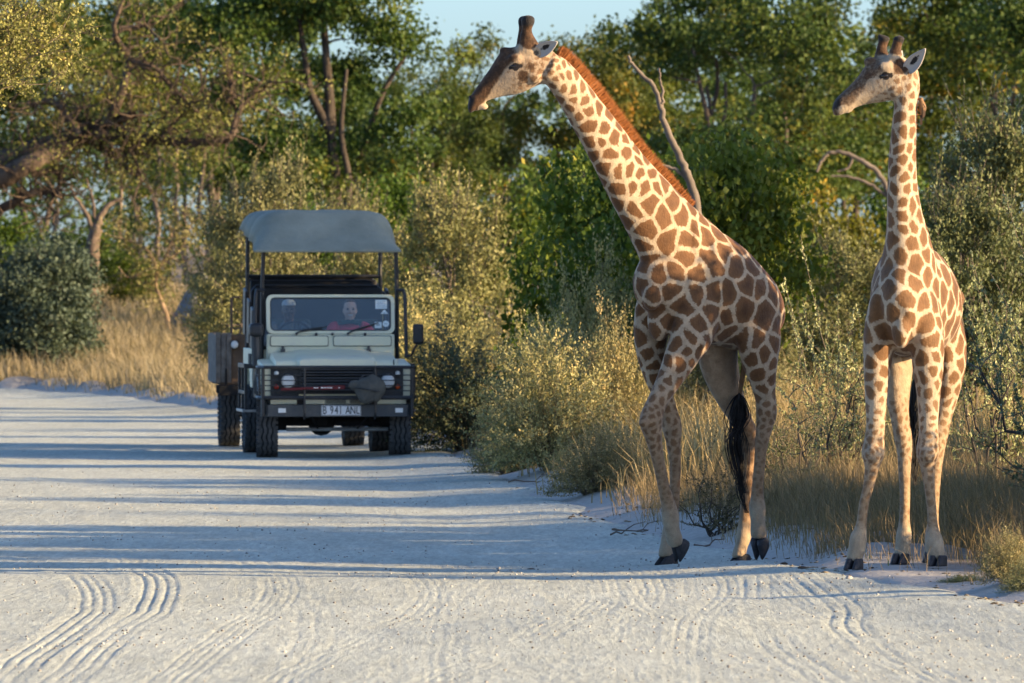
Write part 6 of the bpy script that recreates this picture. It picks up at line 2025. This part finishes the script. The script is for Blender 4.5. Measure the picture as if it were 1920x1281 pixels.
bush('green', 1, 150, 214, 420, 3.0, 'dark leafy bush behind the large grey-green bush', (.75, .85, .8), 1.1)
bush('green', 0, 255, 206, 455, 2.2, 'small leafy bush behind the pale sapling', (.8, .85, .7), 3.1)
bush('green', 2, 760, 196, 330, 2.6, 'green bush showing above the sunlit olive bush', (.85, 1.0, .9), 2.1)
bush('green', 0, 925, 200, 318, 2.6, 'green bush low behind the walking giraffe\'s muzzle', (.9, 1.0, .9), 5.1)
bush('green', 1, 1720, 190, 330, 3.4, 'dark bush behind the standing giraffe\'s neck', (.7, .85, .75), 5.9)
bush('green', 2, -40, 205, 400, 3.2, 'leafy bush cut off by the left edge', (.8, .9, .7), 2.0)
# roadside shrubs
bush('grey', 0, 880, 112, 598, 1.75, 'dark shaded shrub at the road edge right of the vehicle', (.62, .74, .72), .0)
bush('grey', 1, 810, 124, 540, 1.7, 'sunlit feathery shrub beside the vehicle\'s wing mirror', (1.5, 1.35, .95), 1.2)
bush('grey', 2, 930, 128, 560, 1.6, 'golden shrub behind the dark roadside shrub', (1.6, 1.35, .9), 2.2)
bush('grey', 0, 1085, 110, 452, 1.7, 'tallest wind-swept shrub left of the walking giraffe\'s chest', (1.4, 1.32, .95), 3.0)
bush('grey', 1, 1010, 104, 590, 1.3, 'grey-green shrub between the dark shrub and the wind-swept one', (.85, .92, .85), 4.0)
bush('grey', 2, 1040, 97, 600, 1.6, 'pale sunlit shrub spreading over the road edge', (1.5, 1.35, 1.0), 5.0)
bush('grey', 0, 1170, 98, 570, 1.0, 'pinkish pale shrub against the walking giraffe\'s foreleg', (1.55, 1.3, 1.0), .7)
bush('grey', 1, 955, 100, 735, 1.0, 'small low shrub at the foot of the pale roadside shrub', (1.05, 1.02, .9), 1.9)
bush('grey', 2, 1110, 90, 790, 1.0, 'low straw-coloured shrub left of the walking giraffe\'s knee', (1.25, 1.02, .8), 2.9)
bush('grey', 1, 1310, 104, 560, 1.7, 'olive shrub glimpsed beneath the walking giraffe\'s belly', (1.1, 1.0, .8), 5.7)
bush('grey', 0, 1430, 124, 600, 1.5, 'sunlit shrub behind the walking giraffe\'s rump', (1.1, 1.0, .8), .3)
bush('grey', 1, 1690, 126, 600, 1.5, 'shrub behind the standing giraffe\'s chest', (1.1, 1.0, .8), 3.4)
bush('grey', 2, 1892, 62.3, 985, .42, 'small pale weed at the lower right corner', (1.3, 1.1, .85), .9)
bush('grey', 0, 1800, 63.6, 1075, .34, 'small green weed below the standing giraffe\'s hooves', (.85, 1.0, .75), 2.4)
bush('grey', 1, 1925, 61.5, 1040, .40, 'leafy weed cut off by the right edge near the road', (1.0, 1.0, .8), 3.8)

# thorn bushes
THORN = [thorn_bush(rs(700 + k), 2.0, 1.1, limbs=9 + k, shoots=34, leaf=.036, shoot_len=(.7, 1.3)) for k in range(3)]


def thorn(k, x, d, h, w, label, col=(1, 1, 1), rz=0.0):
    lx = at_px(x, d); a, t, c = THORN[k]
    return plant('thorn_bush', [('limbs', a, 'twig_dark'), ('twigs', t, 'twig'), ('foliage', c, 'leaf_thorn')], label, 'bush', lx, rz, (w / 2.2, w / 2.2, h / 2.0), col)


thorn(0, 1545, 85.6, 1.95, 1.6, 'open thorny bush with upright shoots between the two giraffes', (1.75, 1.75, 1.5), .4)
thorn(1, 1868, 84.6, 2.0, 1.5, 'thorny bush with arching leafy shoots right of the standing giraffe', (1.7, 1.75, 1.5), 2.0)
thorn(2, 2030, 75, 2.3, 2.2, 'grey thorny branches reaching in from the right edge', (.95, 1.05, 1.05), 1.2)
thorn(2, 1345, 78, .75, .9, 'low dead-looking twiggy bush behind the walking giraffe\'s legs', (.6, .5, .4), 3.2)
thorn(1, 1480, 84, 1.1, 1.2, 'low dark thorn scrub right of the walking giraffe\'s hocks', (.8, .85, .7), 4.2)

# ---- near acacia whose crown hangs in at the upper left corner
D = 90.0; o = np.array(at_px(-420, D)); rg = rs(21)
W = Wood(); LC = []; LA = []; LT = []
W.tube(catmull(wander(rg, np.zeros(3), np.array([.3, 0, 3.1]), 7, .06), 4), np.linspace(.13, .08, 25), 8)
cen = P(-150, 60, D) - o
for i in range(230):
    d = rand_dirs(rg, 1)[0]
    e = cen + d * np.array([1.72, 1.1, .82]) * rg.uniform(.55, 1.0)
    if d[2] < -.5: e[2] += .25
    p = wander(rg, cen * .35 + e * .25 + np.array([.3, 0, 2.9]) * .4 + rg.normal(0, .2, 3), e, 10, .16)
    W.tube(p, np.linspace(.012, .003, 10), 4)
    for j in range(11):
        b0 = p[rg.integers(5, 10)]; e2 = b0 + norm(d * .5 + rand_dirs(rg, 1)[0]) * rg.uniform(.12, .38)
        q = wander(rg, b0, e2, 4, .10); W.tube(q, [.004, .003, .0025, .0015], 3)
        n = 30; t = rg.uniform(0, 3, n); ii = np.minimum(t.astype(int), 2); f = (t - ii)[:, None]
        LC.append(q[ii] * (1 - f) + q[ii + 1] * f + rg.normal(0, .012, (n, 3))); LA.append(rand_dirs(rg, n)); LT.append(rg.uniform(0, .5) + rg.uniform(0, .5, n))
    for j in range(6):
        b0 = p[rg.integers(6, 10)]; W.tube(np.array([b0, b0 + rand_dirs(rg, 1)[0] * .05]), [.0022, .0006], 3)
V, Q, T = leaf_quads(np.concatenate(LC), np.concatenate(LA), .034 * rg.uniform(.6, 1.3, sum(map(len, LC))), rg, .3, np.concatenate(LT))
plant('acacia_tree', [('trunk', W.mesh('trunk'), 'twig'), ('crown', mesh_np('crown', V, Q, attrs={'tint': T}), 'leaf_olive')], 'thorny olive acacia crown hanging into the upper left corner', 'tree', tuple(o), col=(1.4, 1.35, .95))

# ---- bushes just outside the right edge, plus one added shade tree; the low sun behind them throws the shade on the road
SQ = 0.304
for i, (q, X, hw, v) in enumerate([(67.55, 6.2, .95, .30), (70.7, 7.0, 1.7, 2.35), (74.0, 9.8, 2.1, 1.35), (77.5, 9.8, 2.5, 1.35), (81.4, 9.8, 2.3, 1.25), (90.8, 10.0, 2.0, 1.0), (96.2, 10.2, 2.4, .95)]):
    d = q - SQ * X
    a, c = DENSE
    z0 = gz(X, d)
    h = v + .2415 * X - z0
    plant('leafy_bush', [('stems', a, 'bark'), ('foliage', c, 'leaf_bright')], 'dense leafy bush past the right edge whose shade falls across the road', 'bush', (X, d, z0 - .03), 1.1 * i, (hw / 1.75, hw / 1.75, h / 3.1), (.9, 1, .85), 'bushes past the right edge')
wd, cr = broad_tree(rs(880), 7.3, 2.6, n_cl=240, leaf=.12, per=110, cl_r=.40, stems=2, trunk_r=.12, base=.5, lobes=[((q[0], q[1], 6.35 + q[2]), (1.1, 1.2, .55)) for q in ((-1.2, 0, .0), (0, -1.3, .15), (0, 1.3, .1), (1.2, .2, .0), (0, 0, .5), (-.6, 2.2, 0), (.3, -2.2, -.1), (0, .4, -.5))])
plant('added_shade_tree', [('trunk', wd, 'bark'), ('crown', cr, 'leaf_olive')], 'unseen flat-topped tree added past the right edge to shade the vehicle roof', 'tree', (13.0, 108.2, gz(13.0, 108.2) - .05))  # unseen tree, added with a high crown only to keep sun off the canopy

# ---- termite mound
rg = rs(5)
th = np.linspace(0, 2 * np.pi, 40, endpoint=False); V = []
lev = np.linspace(0, 1, 12)
for t in lev:
    rr = 1.0 - .78 * t ** .8
    for a in th:
        k = 1 + .16 * (float(vnoise(np.array(a * 2.2), np.array(t * 5), 3)) - .5) + .08 * math.sin(a * 7 + t * 6)
        V.append((math.cos(a) * .62 * rr * k + .06 * t, math.sin(a) * .6 * rr * k, t * .72 * (1 + .06 * math.sin(a * 3))))
F = [(i * 40 + j, i * 40 + (j + 1) % 40, (i + 1) * 40 + (j + 1) % 40, (i + 1) * 40 + j) for i in range(11) for j in range(40)] + [tuple(range(440, 480))]
simple_mat('termite_earth', (0.20, 0.195, 0.19), 0.95, var=0.25, scale=5, bmp=0.6)
mb = MB(); mb.add(V, F); o = mb.build('termite_mound', 'termite_earth', None, smooth=True, loc=at_px(374, 199)); o.scale = (1.3, 1.1, 1.6)
tag(o, 'grey earth termite mound beside the pale leaning sapling', 'mound')

# ---- grass: too many blades to count
def grass(name, label, mat, n, xr, dr, hh, wd, seed, dens=None, col=(1, 1, 1), bend=.5, lean=(0, 0)):
    rg = rs(seed)
    d = rg.uniform(dr[0], dr[1], n)
    u = rg.uniform(0, 1, n)
    x = (xr[0] + (xr[1] - xr[0]) * u - 960) * d / FPX if abs(xr[1]) > 60 else xr[0] + (xr[1] - xr[0]) * u
    o = off_road(x, d)
    k = fbm(x * 1.6, d * .8, seed) + .25 * (vnoise(x * 5, d * 3, seed + 2) - .5)
    keep = (o > .12 + .7 * rg.uniform(0, 1, n) ** 2) & (rg.uniform(0, 1, n) < sstep(.25, .6, k) * sstep(.0, 1.0, o + .15))
    if dens is not None: keep &= dens(x, d, rg)
    x, d, k, o = x[keep], d[keep], k[keep], o[keep]
    z = ground_h(x, d) - .01
    h = rg.uniform(hh[0], hh[1], len(x)) * (.45 + 1.0 * k) * (.35 + .65 * sstep(.1, 1.4, o))
    V, Q, T3 = blades(rg, x, d, z, h, np.full(len(x), wd), bend, lean)
    t = np.repeat(np.clip(k * .7 + rg.uniform(-.25, .4, len(x)), 0, 1), 5)
    ob = link(name, mesh_np(name, V, Q, T3, attrs={'tint': t}), mat); ob.color = (*col, 1)
    tag(ob, label, 'grass', kind='stuff')


grass('verge_grass', 'fine grey-tan grass on the verge around the giraffes', 'straw_grey', 90000, (1150, 2050), (62.5, 96), (.20, .55), .0055, 31, lean=(-.1, 0), col=(1.25, 1.08, .95), bend=.9, dens=lambda x, d, rg: ~((x > 2.2) & (x < 3.25) & (d > 63.5) & (d < 68)) | (rg.uniform(0, 1, len(x)) < .06))
grass('dry_grass', 'pale dry grass beyond the road bend at left', 'straw', 90000, (-80, 800), (146, 215), (.22, .62), .017, 32, lean=(-.12, 0), bend=1.0)
grass('dry_grass', 'dry golden grass between the shrubs right of the vehicle', 'straw', 60000, (740, 2000), (88, 150), (.35, .95), .013, 33, lean=(-.1, 0), col=(1.15, 1.08, .9), bend=.8)
grass('short_grass', 'short green-grey tufts along the sandy road edge', 'straw_grey', 16000, (-60, 1960), (60, 176), (.06, .20), .010, 34, dens=lambda x, d, rg: off_road(x, d) < 1.3, col=(.8, 1.0, .7))

# ---- small stones and dung on the sand
simple_mat('stone_pale', (0.36, 0.33, 0.30), 0.9, var=0.3, scale=20, bmp=0.5)
simple_mat('dung_brown', (0.10, 0.065, 0.04), 0.95, var=0.4, scale=20, bmp=0.6)
def stone(x, y, size, mat, name, label, seed, cat, sc=(1, .8, .6)):
    d = 2.1 * FPX / (y - HORIZON); X = (x - 960) * d / FPX
    rg = rs(seed); q = MB(); uv_ball(q, (0, 0, 0), 1.0, 10)
    V = np.concatenate(q.V); V *= (1 + .28 * (vnoise(V[:, 0] * 2 + 5, V[:, 1] * 2 + V[:, 2] * 3, seed) - .5))[:, None] * size * np.array(sc)
    mb = MB(); mb.add(V, q.F)
    z = max(gz(X, d), float(road_h(np.array([X]), np.array([d]))[0]))
    o = mb.build(name, mat, None, loc=(X, d, z + size * sc[2] * .35)); o.rotation_euler = (0, 0, seed)
    tag(o, label, cat)
stone(1592, 1100, .028, 'stone_pale', 'stone', 'pale pebble on the sand below the standing giraffe\'s hooves', 1, 'stone')
stone(1570, 1100, .014, 'stone_pale', 'stone', 'tiny pebble left of the larger pale pebble', 2, 'stone')
stone(867, 846, .10, 'stone_pale', 'stone', 'dark lump of earth at the road edge right of the vehicle', 3, 'stone', (1.3, .8, .5))
stone(1470, 1061, .028, 'dung_brown', 'dung', 'dark dropping on the sand right of the walking giraffe', 4, 'dung', (1.2, .8, .5))
stone(1504, 1079, .034, 'dung_brown', 'dung', 'brown dropping nearest the standing giraffe\'s fore hoof', 5, 'dung', (1.3, .9, .4))
stone(996, 1052, .022, 'dung_brown', 'dung', 'brown scrap on the shaded sand left of the walking giraffe', 6, 'dung', (1.4, .8, .4))

# ---- grit on the road and litter on the verge: too small and many to count
def scatter_bits(name, label, mat, n, dr, xr, size, seed, cond, flat, cat, tints=None):
    rg = rs(seed)
    d = rg.uniform(dr[0] ** .5, dr[1] ** .5, n) ** 2
    x = rg.uniform(xr[0], xr[1], n) * d / FPX * 960
    k = cond(x, d, rg); x, d = x[k], d[k]; n = len(x)
    z = np.maximum(ground_h(x, d), road_h(x, d))
    s = size * rg.uniform(.35, 1.0, n) ** 2.2 * 1.6
    oc = np.array([[1, 0, 0], [0, 1, 0], [-1, 0, 0], [0, -1, 0], [0, 0, 1], [0, 0, -1]], float)
    V = oc[None] * (1 + rg.uniform(-.35, .35, (n, 6, 1))) * np.array([1, .8, flat]) * s[:, None, None]
    a = rg.uniform(0, 6.28, n); ca, sa = np.cos(a)[:, None], np.sin(a)[:, None]
    V = np.stack([V[..., 0] * ca - V[..., 1] * sa, V[..., 0] * sa + V[..., 1] * ca, V[..., 2]], -1) + np.stack([x, d, z + s * flat * .4], 1)[:, None]
    T = np.array([[0, 1, 4], [1, 2, 4], [2, 3, 4], [3, 0, 4], [1, 0, 5], [2, 1, 5], [3, 2, 5], [0, 3, 5]])
    T = (np.arange(n)[:, None, None] * 6 + T[None]).reshape(-1, 3)
    o = link(name, mesh_np(name, V.reshape(-1, 3), None, T, attrs={'tint': np.repeat(rg.uniform(0, 1, n), 6)}), mat)
    tag(o, label, cat, kind='stuff')


leaf_mat('grit_stone', [(0.0, (0.16, 0.15, 0.135)), (0.5, (0.34, 0.32, 0.29)), (1.0, (0.55, 0.53, 0.48))], 0.0, 0.9, 0.2)
leaf_mat('litter', [(0.0, (0.05, 0.038, 0.028)), (0.5, (0.16, 0.125, 0.085)), (1.0, (0.34, 0.28, 0.19))], 0.0, 0.9, 0.1)
scatter_bits('road_grit', 'fine loose grit scattered over the sand road', 'grit_stone', 9000, (48, 105), (-1.05, 1.05), .0085, 61, lambda x, d, rg: (off_road(x, d) < .1) & (rg.uniform(0, 1, len(x)) < .15 + .85 * sstep(.4, .65, fbm(x * .6, d * .25, 71))), .7, 'grit')
scatter_bits('verge_litter', 'dry leaf and bark litter on the sandy road edge', 'litter', 12000, (58, 118), (-.35, 1.05), .022, 62, lambda x, d, rg: (off_road(x, d) > -.25) & (off_road(x, d) < 1.6) & (rg.uniform(0, 1, len(x)) < sstep(.35, .6, fbm(x * 1.3, d * .5, 73))), .25, 'litter')
# fallen twigs at the road edge
for i, (x, y, ln, a, lab) in enumerate([(1205, 972, .55, .3, 'grey fallen stick on the verge mound left of the walking giraffe'), (1180, 985, .35, -.5, 'short crooked stick nearest the road left of the walking giraffe'), (1330, 1000, .4, .9, 'thin stick lying between the walking giraffe\'s legs'), (1000, 905, .5, .1, 'pale stick at the foot of the sunlit roadside shrub')]):
    d = 2.05 * FPX / (y - HORIZON); X = (x - 960) * d / FPX
    p = wander(rs(40 + i), np.array([-ln / 2, 0, .01]), np.array([ln / 2, 0, .05]), 7, .12); W = Wood(); W.tube(p, np.linspace(.009, .004, 7), 5); W.tube(np.array([p[3], p[3] + [.06, .05, .05], p[3] + [.14, .08, .07]]), [.005, .004, .002], 4)
    o = link('fallen_stick', W.mesh('fallen_stick'), 'deadwood', None, (X, d, max(gz(X, d), float(road_h(np.array([X]), np.array([d]))[0])) + .01)); o.rotation_euler = (0, 0, a); tag(o, lab, 'stick')

# ---- oxpecker clinging to the standing giraffe's neck
simple_mat('bird_brown', (0.20, 0.115, 0.055), 0.75, var=0.3, scale=60)
simple_mat('bird_dark', (0.06, 0.035, 0.022), 0.75, var=0.3, scale=60)
simple_mat('beak_red', (0.45, 0.08, 0.03), 0.4)
B0 = P(1727, 203, 66.35); root = empty('oxpecker_bird', tuple(B0)); bs = Beast(); z0 = (.1, .1, 0, 0)
bs.limb('b', [[*q, r, r, *z0] for q, r in (((.004, 0, -.055), .007), ((.008, 0, -.03), .019), ((.010, 0, 0), .026), ((.006, 0, .03), .022), ((.002, 0, .048), .016), ((-.002, 0, .062), .017), ((-.006, 0, .072), .010))], (0, 1, 0))
link('body', remesh(bs.mb, .004, 2), 'bird_brown', root)
for s_ in (-1, 1):
    mb = MB(); mb.add(np.array([(.012, s_ * .022, .032), (.030, s_ * .020, .01), (.028, s_ * .012, -.05), (.012, s_ * .012, -.075), (.004, s_ * .022, -.02), (.010, s_ * .027, .0)]), [(0, 1, 5), (1, 2, 5), (2, 3, 5), (3, 4, 5), (4, 0, 5)]); mb.build('wing', 'bird_dark', root)
    mb = MB(); uv_ball(mb, (-.004, s_ * .013, .066), .0035, 8); mb.build('eye', 'eye_dark', root)
mb = MB(); mb.tube([(-.012, 0, .068), (-.022, 0, .060), (-.029, 0, .052)], [.006, .0045, .001], 6); mb.build('beak', 'beak_red', root)
mb = MB(); mb.prism([(-.008, -.010), (.008, -.010), (.005, .010), (-.005, .010)], -.115, -.05, 'z'); mb.build('tail', 'bird_dark', root)
tag(root, 'small brown bird clinging to the back of the standing giraffe\'s neck', 'bird')
